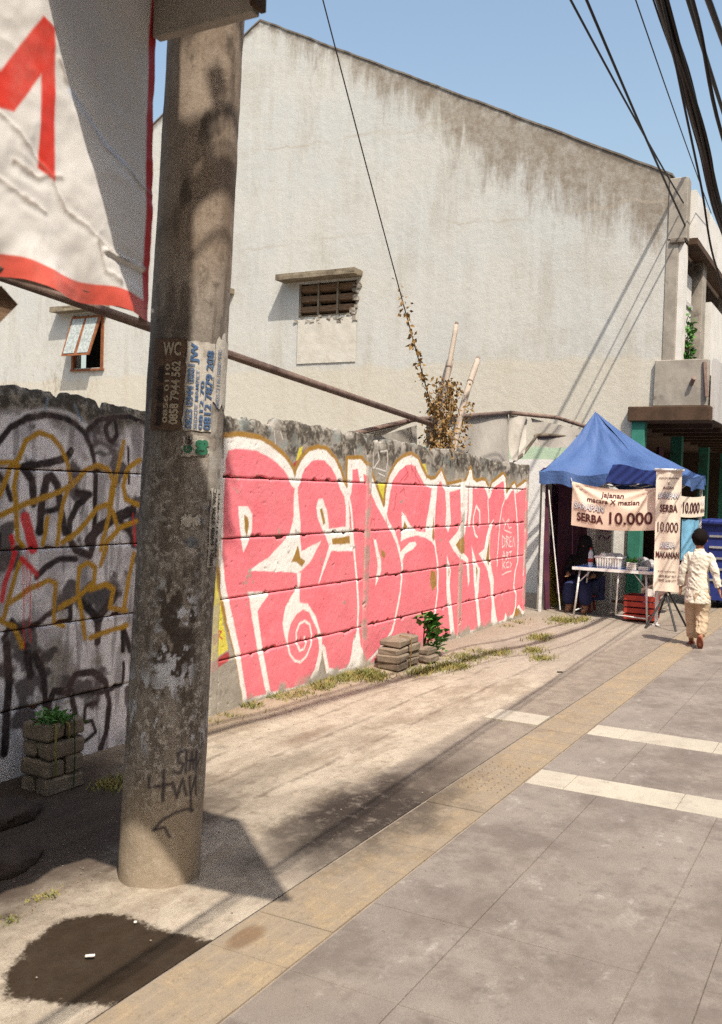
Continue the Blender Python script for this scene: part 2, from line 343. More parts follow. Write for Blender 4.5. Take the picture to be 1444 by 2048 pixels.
MT = dict(
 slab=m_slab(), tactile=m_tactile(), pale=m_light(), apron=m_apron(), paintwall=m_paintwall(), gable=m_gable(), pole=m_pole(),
 joint=worn('joint_sand', (.22,.185,.15), (.30,.255,.21), 12), core=worn('dark_mortar', (.12,.065,.055), (.17,.11,.085), 9),
 ground=worn('bare_ground', (.20,.17,.14), (.27,.235,.20), 1.5), vinyl=m_vinyl('banner_vinyl'),
 conc=worn('old_concrete', (.34,.31,.265), (.25,.225,.19), 4, dark=(.10,.085,.07)), dconc=worn('sooty_concrete', (.20,.175,.145), (.12,.10,.08), 6, dark=(.05,.04,.035)),
 lintel=worn('mouldy_lintel', (.16,.13,.09), (.25,.21,.15), 7, dark=(.07,.055,.04)),
 white=worn('white_wall_paint', (.66,.65,.62), (.58,.57,.53), 2.5, dark=(.45,.42,.37)), greypanel=worn('grey_sheet', (.50,.49,.48), (.42,.41,.40), 3, stretch=(1,1,.3)),
 brownbeam=worn('dark_brown_timber', (.085,.05,.03), (.055,.033,.02), 5), teal=worn('teal_paint', (.05,.23,.165), (.035,.17,.125), 4, dark=(.06,.10,.08)),
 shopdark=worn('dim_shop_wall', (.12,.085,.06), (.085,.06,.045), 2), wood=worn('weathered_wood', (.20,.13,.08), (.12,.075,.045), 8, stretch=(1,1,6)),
 rust=worn('rusty_pipe', (.22,.155,.125), (.15,.10,.085), 12, rough=.7, dark=(.08,.05,.04)), bamboo=worn('grey_bamboo', (.40,.34,.28), (.30,.25,.21), 9, stretch=(1,1,.4)),
 tarp=worn('grey_tarp', (.40,.375,.335), (.32,.30,.265), 3, rough=.6, dark=(.19,.17,.15)), tarpdark=worn('dark_tarp_hem', (.10,.08,.06), (.15,.12,.09), 6),
 cable=plain('black_cable', (.018,.015,.014), .55), wire=plain('thin_wire', (.05,.045,.04), .6),
 tent=worn('blue_tent_cloth', (.05,.10,.25), (.068,.125,.29), 2.2, rough=.6, bump=True, bs=.5, bd=.03, lo=.3, hi=.7), tent2=worn('dark_blue_cloth', (.015,.028,.13), (.022,.04,.17), 4, rough=.6),
 steel=plain('white_coated_steel', (.70,.69,.67), .4, .4), steelgrey=plain('grey_steel', (.42,.42,.42), .4, .4, .4), black=plain('black_plastic', (.02,.02,.02), .5),
 tabletop=plain('blue_table_top', (.04,.11,.36), .5), tub=plain('white_plastic', (.72,.72,.70), .45), bottle=plain('clear_bottle', (.55,.60,.66), .2, .5),
 foam=plain('foam_box', (.72,.70,.65), .6), red=plain('red_plastic', (.36,.045,.03), .5), green=plain('green_leaf_food', (.08,.28,.05), .6), bag=plain('grey_plastic_bag', (.35,.35,.36), .35, .5),
 navy=plain('navy_bin', (.025,.04,.20), .45), ltblue=plain('sky_blue_plastic', (.18,.42,.62), .45), maroon=worn('maroon_cloth', (.10,.03,.045), (.07,.02,.05), 5),
 skin=plain('skin', (.34,.17,.10), .55, var=.05), hair=plain('black_hair', (.010,.007,.006), .85, .08), shirt=plain('white_cotton', (.62,.58,.49), .85, .15, var=.04), trousers=plain('beige_cotton', (.46,.36,.25), .85, .15, var=.06),
 sandal=plain('red_brown_sandal', (.26,.07,.04), .6), darkcloth=plain('black_clothing', (.018,.015,.018), .85), bluecloth=plain('navy_clothing', (.03,.035,.10), .85),
 block=worn('paver_block', (.24,.195,.145), (.175,.14,.105), 9, dark=(.14,.11,.085)), string=plain('green_string', (.05,.08,.03), .7), soil=worn('dark_soil', (.045,.033,.026), (.07,.052,.04), 7),
 grass=worn('dry_grass', (.30,.245,.085), (.14,.16,.045), 9, bump=False), leaf=worn('green_leaf', (.055,.16,.03), (.085,.22,.045), 18, rough=.5, bump=False), leafdry=worn('dry_vine_leaf', (.30,.19,.07), (.17,.10,.04), 22, bump=False), treeleaf=worn('tree_leaf', (.05,.11,.025), (.07,.15,.03), 8, bump=False),
 paper=worn('pasted_paper', (.50,.47,.42), (.40,.37,.32), 14, dark=(.22,.18,.14)), paperbrown=worn('soiled_paper', (.10,.065,.045), (.14,.09,.06), 18), ink_blue=plain('blue_ink', (.06,.12,.24), .8), ink_cream=plain('cream_ink', (.42,.36,.27), .8), ink_black=plain('black_ink', (.03,.022,.02), .8), ink_green=plain('green_ink', (.03,.16,.09), .8),
 bannercloth=worn('peach_vinyl', (.78,.62,.50), (.72,.57,.45), 3, rough=.5), rollcloth=worn('cream_vinyl', (.78,.69,.57), (.72,.63,.52), 3, rough=.5), ink_maroon=plain('maroon_print', (.085,.02,.02), .6), ink_white=plain('white_print', (.75,.75,.77), .6), ink_outline=plain('grey_print', (.30,.27,.30), .6),
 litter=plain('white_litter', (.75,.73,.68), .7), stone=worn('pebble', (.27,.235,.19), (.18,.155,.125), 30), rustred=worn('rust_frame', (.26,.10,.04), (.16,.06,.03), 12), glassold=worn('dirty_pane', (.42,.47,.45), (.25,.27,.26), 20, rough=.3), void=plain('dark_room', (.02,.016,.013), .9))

# paint outlines on the wall, in wall metres (along the street, height)
SIL=[(5.519,0.003),(5.392,0.405),(5.273,0.708),(5.188,0.942),(5.162,1.113),(5.138,1.449),(5.142,1.783),(5.201,1.907),(5.304,1.923),(5.42,1.93),(5.623,1.922),(5.818,1.867),(5.954,1.806),(6.061,1.729),(6.104,1.661),(6.12,1.712),(6.187,1.803),(6.304,1.872),(6.428,1.898),(6.557,1.891),(6.693,1.823),(6.779,1.745),(6.855,1.637),(6.915,1.583),(6.92,1.638),(6.908,1.832),(7.145,1.844),(7.238,1.795),(7.316,1.783),(7.386,1.662),(7.471,1.561),(7.61,1.42),(7.639,1.603),(7.707,1.728),(7.854,1.843),(8.009,1.903),(8.139,1.923),(8.276,1.896),(8.387,1.805),(8.499,1.719),(8.609,1.699),(8.718,1.709),(8.862,1.797),(9.009,1.651),(9.186,1.669),(9.516,1.711),(9.625,1.845),(9.71,1.732),(9.824,1.697),(9.959,1.724),(10.076,1.719),(10.176,1.656),(10.231,1.588),(10.284,1.692),(10.659,1.81),(10.74,1.773),(10.779,1.647),(10.802,1.575),(10.963,1.677),(11.058,1.71),(11.141,1.652),(11.491,1.743),(11.594,1.716),(11.629,1.563),(11.64,1.177),(11.651,0.791),(11.773,0.492),(11.838,0.291),(11.779,0.159),(11.534,0.057),(11.367,0.16),(11.18,0.065),(10.858,0.035),(10.55,0.021),(10.113,0.019),(9.617,0.028),(9.325,-0.005),(9.007,-0.019),(8.49,-0.04),(7.823,0.027),(7.524,0.002),(7.367,-0.014),(7.357,-0.063),(7.231,0.0),(7.023,0.026),(6.825,0.029),(6.66,0.083),(6.583,0.277),(6.514,0.113),(6.381,0.002),(6.116,0.003),(5.865,0.017),(5.63,0.023)]
WPOLY=[[(6.104,1.661),(6.095,1.522),(6.091,1.371),(6.051,1.245),(5.942,1.162),(5.77,1.071),(5.524,0.989),(5.732,0.976),(5.998,0.953),(6.185,0.932),(6.256,0.956),(6.352,1.002),(6.447,1.09),(6.52,1.166),(6.345,1.127),(6.224,1.099),(6.207,1.19),(6.187,1.344),(6.155,1.51),(6.135,1.649)],[(5.374,1.448),(5.492,1.448),(5.546,1.389),(5.551,1.271),(5.505,1.178),(5.467,1.121),(5.434,1.192),(5.399,1.332)],[(5.535,0.841),(5.782,0.82),(5.784,0.79),(5.701,0.737),(5.651,0.693),(5.689,0.545),(5.741,0.356),(5.815,0.161),(5.865,0.017),(5.81,0.027),(5.749,0.172),(5.677,0.365),(5.616,0.553),(5.556,0.738)],[(6.173,0.936),(6.233,0.932),(6.214,0.843),(6.221,0.701),(6.344,0.683),(6.477,0.558),(6.563,0.401),(6.577,0.238),(6.505,0.047),(6.432,-0.007),(6.369,0.004),(6.476,0.119),(6.53,0.298),(6.495,0.463),(6.373,0.608),(6.273,0.644),(6.178,0.615),(6.099,0.547),(6.069,0.462),(6.061,0.387),(6.01,0.482),(5.99,0.572),(6.023,0.681),(6.1,0.763),(6.186,0.819)],[(6.844,1.582),(6.929,1.583),(6.97,1.276),(7.043,1.218),(7.052,1.063),(6.683,1.079),(6.658,1.04),(6.513,0.834),(6.495,0.835),(6.605,1.042),(6.654,1.121),(6.597,1.19),(6.514,1.273),(6.445,1.366),(6.42,1.445),(6.45,1.505),(6.514,1.505),(6.584,1.418),(6.621,1.311),(6.632,1.263),(6.905,1.275),(6.895,1.444)],[(7.096,1.826),(7.176,1.829),(7.212,1.644),(7.143,1.643),(7.091,1.755)],[(7.295,1.776),(7.402,1.648),(7.505,1.531),(7.611,1.412),(7.658,1.292),(7.446,1.457),(7.297,1.602)],[(7.108,0.306),(7.186,0.382),(7.229,0.261),(7.338,-0.016),(6.937,0.033),(7.046,0.115)],[(7.405,1.16),(7.463,1.144),(7.513,1.048),(7.573,0.95),(7.584,0.868),(7.544,0.802),(7.491,0.725),(7.492,0.833),(7.516,0.913),(7.471,1.023)],[(7.965,1.389),(8.049,1.353),(8.154,1.265),(8.293,1.204),(8.504,1.184),(8.533,1.273),(8.605,1.512),(8.645,1.7),(8.775,1.699),(8.75,1.543),(8.734,1.36),(8.725,1.239),(8.705,1.118),(8.792,1.008),(8.656,1.089),(8.508,1.132),(8.296,1.16),(8.096,1.145),(7.962,1.113),(7.975,1.255)],[(7.938,1.001),(8.133,1.093),(8.267,1.103),(8.31,1.072),(8.238,1.031),(8.058,0.996),(8.007,0.927)],[(8.959,1.637),(9.077,1.639),(9.113,1.388),(9.139,1.262),(9.068,1.169),(8.996,1.233),(9.008,1.42)],[(9.35,1.675),(9.593,1.713),(9.601,1.417),(9.566,1.221),(9.532,1.124),(9.321,1.034),(9.41,0.966),(9.549,0.919),(9.657,0.872),(9.714,0.62),(9.68,0.556),(9.6,0.834),(9.417,0.881),(9.224,0.974),(9.107,1.073),(9.31,1.162),(9.419,1.257)],[(9.059,0.934),(9.192,0.768),(9.169,0.611),(9.224,0.431),(9.355,0.031),(9.259,0.008),(9.172,0.277),(9.09,0.554)],[(9.592,1.827),(9.657,1.829),(9.724,1.715),(9.734,1.45),(9.68,1.219),(9.623,1.22),(9.633,1.45)],[(9.743,1.001),(9.914,0.791),(10.011,0.735),(9.997,0.582),(9.971,0.414),(10.061,0.183),(10.098,0.033),(10.019,0.034),(9.919,0.334),(9.838,0.628)],[(10.42,1.291),(10.308,1.118),(10.3,0.892),(10.364,0.731),(10.469,0.566),(10.459,0.407),(10.541,0.222),(10.641,0.029),(10.409,0.041),(10.416,0.287),(10.364,0.521),(10.25,0.703),(10.037,0.861),(9.954,0.905),(10.122,0.952),(10.194,1.104),(10.279,1.223)],[(10.832,0.038),(10.889,0.151),(11.008,0.037)]]
WSTROKE=[([(6.067,0.399),(6.099,0.318),(6.173,0.256),(6.258,0.234),(6.33,0.26),(6.4,0.342),(6.413,0.433),(6.378,0.516),(6.302,0.55),(6.23,0.532),(6.186,0.473),(6.19,0.395),(6.241,0.324),(6.302,0.329),(6.331,0.377),(6.304,0.42)],0.0098),([(6.915,1.583),(6.98,1.444),(7.007,1.332),(7.055,1.162),(7.084,1.019),(7.139,0.802),(7.173,0.585),(7.177,0.383),(7.128,0.217),(7.022,0.047)],0.0143),([(7.61,1.42),(7.702,1.291),(7.826,1.197),(7.941,1.039)],0.0169),([(7.691,1.288),(7.789,1.203),(7.89,1.102),(7.951,1.001),(7.999,0.913),(8.018,0.784),(7.996,0.629),(7.921,0.423),(7.852,0.29),(7.66,0.175),(7.404,0.074),(7.366,-0.001)],0.0158),([(8.73,1.087),(8.798,0.931),(8.859,0.774),(8.864,0.573),(8.823,0.376),(8.757,0.26)],0.0156),([(9.979,1.246),(9.953,1.382),(9.847,1.442),(9.776,1.333),(9.777,1.217),(9.83,1.123),(9.901,1.093)],0.0142),([(10.2,1.656),(10.21,1.449),(10.248,1.241)],0.0121),([(10.802,1.575),(10.68,1.431),(10.61,1.253),(10.581,1.022),(10.558,0.738)],0.0107),([(11.071,1.688),(11.186,1.373),(11.287,0.997),(11.278,0.753),(11.207,0.625),(11.17,0.441),(11.264,0.339),(11.251,0.19),(11.153,0.059)],0.017),([(11.524,0.874),(11.505,0.559)],0.0097),([(10.71,1.287),(10.805,1.222),(10.748,1.16)],0.0059),([(10.805,1.222),(10.921,1.284)],0.006),([(10.949,1.274),(10.873,1.23),(10.933,1.165),(11.023,1.181)],0.006),([(10.775,1.15),(11.02,1.108)],0.006),([(10.703,1.089),(10.717,0.945)],0.0059),([(10.703,1.089),(10.802,1.041),(10.793,0.969),(10.717,0.945)],0.0059),([(10.854,0.939),(10.841,1.076),(10.928,1.055),(10.858,1.012),(10.955,0.944)],0.006),([(11.025,1.061),(10.971,1.059),(10.982,0.943),(11.047,0.944)],0.006),([(10.976,1.008),(11.03,1.006)],0.006),([(11.081,0.939),(11.107,1.059),(11.168,0.945)],0.0061),([(10.731,0.8),(10.774,0.897),(10.847,0.797)],0.0059),([(10.748,0.839),(10.822,0.839)],0.0059),([(10.879,0.792),(10.87,0.884),(10.936,0.866),(10.885,0.837),(10.964,0.797)],0.006),([(10.967,0.879),(11.064,0.882)],0.006),([(11.016,0.881),(11.024,0.799)],0.006),([(10.752,0.69),(10.743,0.781)],0.0059),([(10.838,0.776),(10.753,0.735),(10.847,0.688)],0.0059),([(10.957,0.76),(10.883,0.755),(10.889,0.697),(10.975,0.695)],0.006),([(11.001,0.758),(11.058,0.727),(11.018,0.689)],0.0061),([(10.739,0.615),(10.879,0.637),(11.067,0.643)],0.006)]
GOLD=[[(6.174,1.146),(6.215,1.048),(6.294,1.019),(6.243,0.98),(6.157,1.02),(6.091,1.023)],[(5.451,1.392),(5.496,1.368),(5.515,1.307),(5.492,1.231),(5.466,1.273)],[(6.69,1.181),(6.989,1.195),(7.008,1.128),(6.701,1.133)],[(6.48,1.421),(6.518,1.435),(6.571,1.311),(6.538,1.296)],[(7.552,1.063),(7.654,1.014),(7.633,0.977),(7.573,0.995)],[(8.02,1.303),(8.096,1.245),(8.058,1.221),(8.008,1.24)],[(9.28,1.032),(9.52,1.157),(9.548,0.93),(9.425,0.929)],[(10.284,1.119),(10.294,0.753),(10.196,0.828)],[(8.686,1.27),(8.708,1.361),(8.715,1.087),(8.668,1.127)],[(9.12,0.82),(9.157,0.755),(9.147,0.676)],[(9.879,0.777),(9.939,0.722),(9.923,0.588)],[(11.191,0.064),(11.279,0.187),(11.493,0.055)],[(8.678,0.8),(8.791,0.778),(8.832,0.637),(8.724,0.584),(8.673,0.679)]]
YELLOW=[[(5.139,1.002),(5.235,0.712),(5.316,0.456),(5.075,0.395),(5.023,0.789)],[(7.482,1.649),(7.611,1.655),(7.61,1.427),(7.481,1.516)],[(6.105,1.787),(6.146,1.89),(6.205,1.912),(6.154,1.751)],[(7.569,1.055),(7.679,0.99),(7.627,0.925),(7.548,0.981)],[(8.33,1.861),(8.471,1.852),(8.533,1.75),(8.404,1.805)],[(7.571,1.059),(7.67,1.021),(7.641,0.905),(7.592,0.977)]]
DRED=[[(5.057,0.386),(5.316,0.448),(5.331,0.385),(5.06,0.308)],[(6.07,1.773),(6.162,1.815),(6.265,1.922),(6.22,1.855),(6.109,1.699)]]
DSTROKE=[([(5.141,0.52),(5.13,0.577),(5.166,0.584),(5.177,0.549),(5.15,0.524)],0.0057),([(5.196,0.524),(5.184,0.604),(5.231,0.593),(5.204,0.568),(5.242,0.541)],0.0057),([(8.015,1.821),(8.086,1.738),(7.993,1.679)],0.0043),([(8.144,1.854),(8.169,1.74)],0.0043),([(8.23,1.829),(8.257,1.699)],0.0043),([(8.084,1.767),(7.929,1.678)],0.0042),([(8.165,1.798),(8.345,1.672)],0.0044),([(7.842,1.564),(7.806,1.411)],0.0042),([(7.905,1.565),(7.998,1.608),(8.035,1.538)],0.0042),([(7.355,1.268),(7.379,1.334),(7.437,1.32),(7.426,1.266)],0.004)]
KTAG=[([(7.369,1.916),(7.378,1.778)],0.0065),([(7.464,1.921),(7.484,1.855),(7.394,1.779)],0.0066),([(7.511,1.93),(7.634,1.944),(7.653,1.862),(7.627,1.757),(7.425,1.78)],0.0067),([(7.476,1.737),(7.607,1.711)],0.0067),([(7.023,1.921),(7.032,1.872)],0.0063),([(5.8,2.006),(5.827,1.898)],0.0055),([(5.888,1.999),(5.925,1.94)],0.0055)]
LBLACK=[([(3.295,1.731),(3.338,1.778),(3.404,1.855),(3.508,1.909),(3.628,1.939),(3.755,1.933),(3.848,1.906),(3.917,1.861),(3.975,1.784),(4.006,1.674),(4.014,1.419),(4.006,1.235)],0.0138),([(3.944,1.873),(4.026,1.939),(4.155,1.97),(4.276,1.98),(4.402,1.957),(4.502,1.888)],0.0137),([(4.126,1.957),(4.085,1.903),(4.101,1.842),(4.146,1.824),(4.181,1.868),(4.156,1.949)],0.0135),([(3.609,1.317),(3.617,1.47),(3.651,1.594),(3.688,1.615),(3.727,1.567),(3.757,1.421),(3.787,1.312)],0.0193),([(3.63,1.422),(3.744,1.44)],0.0127),([(3.491,1.656),(3.636,1.68),(3.788,1.715),(3.826,1.756)],0.0167),([(3.491,1.647),(3.552,1.592),(3.562,1.47)],0.0179),([(3.873,1.53),(3.969,1.52),(3.875,1.46),(3.824,1.371),(3.82,1.282),(3.869,1.21),(3.98,1.175),(4.005,1.255)],0.0169),([(3.591,1.079),(3.664,1.132),(3.752,1.166),(3.871,1.16)],0.0137),([(3.964,1.257),(4.06,1.336),(4.19,1.386),(4.326,1.427)],0.0242),([(4.19,1.386),(4.299,1.299),(4.341,1.222)],0.0139),([(3.574,0.814),(3.659,0.862),(3.76,0.9),(3.838,0.903),(3.841,0.823)],0.0128),([(3.933,0.914),(4.048,0.8),(4.133,0.875),(4.19,0.933)],0.021),([(4.048,0.8),(4.052,0.676)],0.0187),([(3.35,1.306),(3.352,1.242)],0.0091),([(4.274,1.799),(4.282,1.587)],0.0074),([(4.262,0.6),(4.257,0.735),(4.324,0.591)],0.0161),([(3.386,0.78),(3.43,0.867),(3.502,0.803)],0.0112),([(3.343,1.606),(3.389,1.552),(3.414,1.488)],0.0137),([(3.405,0.738),(3.424,0.547),(3.416,0.326),(3.406,0.184)],0.0201),([(3.532,0.71),(3.565,0.558)],0.0194),([(3.591,0.668),(3.653,0.544),(3.672,0.39),(3.72,0.322)],0.0164),([(3.681,0.341),(3.731,0.449),(3.858,0.415),(3.893,0.312),(3.911,0.236)],0.0169),([(3.84,0.454),(3.887,0.518),(4.019,0.51),(4.124,0.431),(4.167,0.297),(4.151,0.149),(4.102,0.047)],0.0164),([(4.059,0.318),(3.974,0.324),(3.961,0.226),(4.028,0.225),(4.064,0.155),(3.964,0.115)],0.0099),([(4.273,0.521),(4.268,0.394),(4.091,0.374),(3.939,0.401)],0.01)]
LGOLD=[([(3.323,1.488),(3.345,1.515),(3.41,1.653),(3.466,1.702),(3.511,1.797),(3.594,1.84),(3.682,1.826),(3.747,1.772),(3.802,1.677),(3.825,1.579),(3.769,1.47),(3.746,1.362),(3.737,1.245)],0.0154),([(3.326,1.397),(3.37,1.415),(3.52,1.47),(3.703,1.518),(3.819,1.559),(3.937,1.651),(4.02,1.684),(4.107,1.667),(4.153,1.606),(4.128,1.47)],0.0161),([(3.455,1.664),(3.435,1.553),(3.45,1.423),(3.465,1.283),(3.502,1.245)],0.0148),([(4.235,1.829),(4.195,1.68),(4.156,1.522),(4.117,1.366),(4.064,1.202)],0.0167),([(4.378,1.729),(4.271,1.672),(4.236,1.576),(4.262,1.491),(4.372,1.459)],0.0169),([(3.775,1.254),(3.867,1.3),(3.946,1.359),(4.028,1.439),(4.099,1.459),(4.159,1.418),(4.192,1.333)],0.0164),([(4.067,1.119),(4.12,1.251),(4.237,1.332),(4.359,1.362)],0.017),([(3.319,1.664),(3.409,1.681),(3.455,1.664)],0.0147),([(3.383,0.891),(3.426,1.016),(3.48,1.161)],0.0149),([(3.427,0.96),(3.544,1.016),(3.678,1.054),(3.73,1.031),(3.72,0.934),(3.723,0.826),(3.789,0.799)],0.0157),([(3.76,0.9),(3.877,0.939),(4.013,1.02),(4.025,1.101),(3.967,1.135),(3.899,1.108),(3.889,0.988),(3.92,0.865),(3.953,0.709)],0.0163),([(3.986,0.981),(4.114,1.002),(4.174,0.966),(4.148,0.863),(4.284,0.828)],0.0169),([(4.343,1.168),(4.294,0.988),(4.268,0.851)],0.0172),([(3.338,0.886),(3.454,0.827),(3.504,0.718)],0.015),([(3.995,0.704),(4.137,0.728),(4.287,0.742)],0.0168),([(3.662,1.393),(3.635,1.249)],0.0154)]
LRED=[([(3.51,1.395),(3.535,1.328),(3.568,1.233)],0.033),([(3.503,1.188),(3.516,0.707)],0.0033),([(3.547,1.139),(3.557,0.739)],0.0038),([(3.526,1.234),(3.531,0.951)],0.0028),([(3.425,1.294),(3.444,1.219),(3.423,1.146),(3.385,1.056),(3.37,0.975)],0.0158),([(3.492,1.18),(3.59,1.098)],0.0162),([(3.596,1.107),(3.605,1.011)],0.0029),([(4.327,1.406),(4.356,1.222)],0.0054),([(4.338,1.309),(4.352,1.222)],0.0086)]
LWHITE=[([(3.316,1.804),(3.403,1.892),(3.507,1.941),(3.628,1.971),(3.754,1.967),(3.861,1.942),(3.93,1.902)],0.0123),([(4.098,1.935),(4.086,1.851),(4.16,1.835)],0.0072),([(3.569,1.857),(3.593,1.878),(3.618,1.86)],0.0047),([(3.989,1.764),(4.045,1.788),(4.103,1.77)],0.0072),([(3.92,1.781),(3.963,1.723),(3.972,1.662)],0.0151),([(3.892,1.34),(3.936,1.258),(3.952,1.186)],0.0182),([(4.248,1.904),(4.313,1.78)],0.0053)]
LBLUE=[([(3.838,2.014),(3.901,1.93)],0.006),([(3.651,2.025),(3.628,1.966)],0.0057)]

# ================================================================== SETTING
mesh('ground', [(-400,-400,-.06),(600,-400,-.06),(600,400,-.06),(-400,400,-.06)], [(0,1,2,3)], MT['ground']).__setitem__('kind', 'structure')
pav = tag(mesh('pavement', [(-3,-3,-.006),(40,-3,-.006),(40,2.0,-.006),(-3,2.0,-.006)], [(0,1,2,3)], MT['joint']), kind='structure')

def tile_mesh(name, w, d, h, bev, mat):
    bm = bmesh.new(); bm_box(bm, -w/2, w/2, -d/2, d/2, -h, 0)
    top = [e for e in bm.edges if all(v.co.z > -1e-6 for v in e.verts)]
    bmesh.ops.bevel(bm, geom=top, offset=bev, segments=1, affect='EDGES')
    bmesh.ops.recalc_face_normals(bm, faces=bm.faces)
    me = bpy.data.meshes.new(name); bm.to_mesh(me); bm.free(); me.materials.append(mat); return me
TILES = {}
def lay(name, x0, x1, y0, y1, mat, parent, gap=.003, zj=.0006, bev=.002):
    key = (name, round(x1-x0, 3), round(y1-y0, 3))
    if key not in TILES: TILES[key] = tile_mesh(name, x1-x0-gap, y1-y0-gap, .05, bev, mat)
    o = bpy.data.objects.new(name, TILES[key]); COL.objects.link(o); o.parent = parent
    o.location = ((x0+x1)/2, (y0+y1)/2, random.uniform(-zj, zj)); o.rotation_euler = (random.uniform(-.001,.001), random.uniform(-.001,.001), random.uniform(-.002,.002))
    return o
XJ = [1.44+.6*i for i in range(0, 7)]           # ... 3.84 4.44 5.04
XB = []
x = 1.44
while x < 17:
    if abs(x-5.04) < .01: XB.append((x, x+.30, 1)); x += .30; continue
    if abs(x-6.54+.24) < .02: XB.append((x, x+.30, 1)); x += .30; continue
    nx = x+.6
    if x < 6.3 and nx > 6.31 and x > 5.3: nx = 6.30
    XB.append((x, nx, 0)); x = nx
for (a, b, pale) in XB:
    if pale:
        y = 1.652
        for y1 in (1.44, .85, .26, -.33, -.92): lay('pale_tile', a, b, y1, y, MT['pale'], pav); y = y1
        if a > 6: lay('pale_tile', a, b, 1.99, 2.38, MT['pale'], pav).location.z += .012
    else:
        cols = ((1.652,1.25),(1.25,.645),(.645,.435)) if a < 9 else ((1.652,.95),(.95,.435))
        for (y0, y1) in cols: lay('paving_slab', a, b, y1, y0, MT['slab'], pav)
        lay('kerb_slab', a, b, -.15, .435, MT['slab'], pav)
        lay('paving_slab', a, b, -.95, -.15, MT['slab'], pav)
# tactile strip: ridged tiles
def tactile_mesh(L, Wd, dots):
    bm = bmesh.new(); g = .002; bm_box(bm, -L/2+g/2, L/2-g/2, -Wd/2+g/2, Wd/2-g/2, -.05, .001)
    if dots:
        for i in range(5):
            for j in range(5):
                cx = (i-2)*.056; cy = (j-2)*.056
                r = bmesh.ops.create_cone(bm, cap_ends=True, segments=8, radius1=.015, radius2=.010, depth=.008)
                bmesh.ops.translate(bm, verts=r['verts'], vec=(cx, cy, .004))
    else:
        for j in range(4):
            cy = (j-1.5)*.075; r = [bm.verts.new(p) for p in ((-L/2+.02,cy-.017,.0),(L/2-.02,cy-.017,0),(L/2-.02,cy+.017,0),(-L/2+.02,cy+.017,0),(-L/2+.028,cy-.010,.0055),(L/2-.028,cy-.010,.0055),(L/2-.028,cy+.010,.0055),(-L/2+.028,cy+.010,.0055))]
            for q in ((4,5,6,7),(0,1,5,4),(1,2,6,5),(2,3,7,6),(3,0,4,7)): bm.faces.new([r[i] for i in q])
    bmesh.ops.recalc_face_normals(bm, faces=bm.faces)
    me = bpy.data.meshes.new('tactile_tile'); bm.to_mesh(me); bm.free(); me.materials.append(MT['tactile']); return me
TM = [tactile_mesh(.3, .318, 0), tactile_mesh(.3, .318, 1)]
for i in range(46):
    o = bpy.data.objects.new('tactile_tile', TM[1 if i in (11, 12) else 0]); COL.objects.link(o); o.parent = pav
    o.location = (1.44+.3*i+.15, 1.818, random.uniform(-.001, .0012)); o.rotation_euler = (random.uniform(-.002,.002), random.uniform(-.002,.002), random.uniform(-.003,.003))
# cement apron between the slabs and the wall
ax = np.concatenate([np.arange(.6, 1.9, .02), np.arange(1.9, 2.8, .009), np.arange(2.8, 9, .02), np.arange(9, 30, .1)]); ay = np.concatenate([np.arange(1.988, 2.7, .009), np.arange(2.7, 4.2, .02), np.arange(4.3, 9, .4)])
AX, AY = np.meshgrid(ax, ay)
wob = np.where(AX < 6.5, 0, .0)
AZ = (fbm(AX, AY, 2.2, 3)-.5)*.022 + (fbm(AX*.5, AY*4, 2.5, 9)-.5)*.012 + .035*sstep(3.3, 3.9, AY) - .002
edge = sstep(1.99, 2.10, AY); AZ = AZ*edge
WETP = [(2.045,2.311),(2.131,2.41),(2.30,2.50),(2.498,2.547),(2.60,2.47),(2.652,2.378),(2.638,2.177),(2.665,1.95),(2.2,1.95),(2.10,2.12)]
wd_ = sdist(AX, AY, WETP+WETP[:1]); am = sstep(-.07, .07, np.where(inpoly(AX, AY, WETP), wd_, -wd_))
acol = np.zeros(AX.shape+(4,)); acol[..., :3] = (.022,.013,.007); acol[..., 3] = am
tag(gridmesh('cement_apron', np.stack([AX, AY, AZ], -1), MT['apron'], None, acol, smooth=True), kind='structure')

# ================================================================== GRAFFITI WALL
YW = 3.89
def cover(rgb, al, m, c, s=1.):
    k = np.clip(m, 0, 1)*s
    for i in range(3): rgb[..., i] = rgb[..., i]*(1-k)+c[i]*k
    al[...] = al*(1-k)+k
def aa(d, w, s=.004): return sstep(w+s, w-s, d)
def bbox_apply(X, Z, pl, pad, fn):
    xs = [p[0] for p in pl]; zs = [p[1] for p in pl]
    m = (X > min(xs)-pad) & (X < max(xs)+pad) & (Z > min(zs)-pad) & (Z < max(zs)+pad)
    return m
def stroke_on(X, Z, rgb, al, st, c, s=1., soft=.005):
    pl, w = st; m = bbox_apply(X, Z, pl, w*1.6+.02, None)
    if m.any():
        k = aa(sdist(X[m], Z[m], pl), w, soft)*s; kk = np.zeros(X.shape); kk[m] = k; cover(rgb, al, kk, c)
def poly_on(X, Z, rgb, al, pl, c, s=1.):
    m = bbox_apply(X, Z, pl, .03, None)
    if m.any():
        ins = inpoly(X[m], Z[m], pl); d = sdist(X[m], Z[m], pl+pl[:1]); sd = np.where(ins, -d, d)
        kk = np.zeros(X.shape); kk[m] = sstep(.005, -.005, sd)*s; cover(rgb, al, kk, c)
PINK = (.79,.185,.23); WH = (.80,.79,.76); GOLD_C = (.32,.175,.025); YEL = (.62,.55,.05)
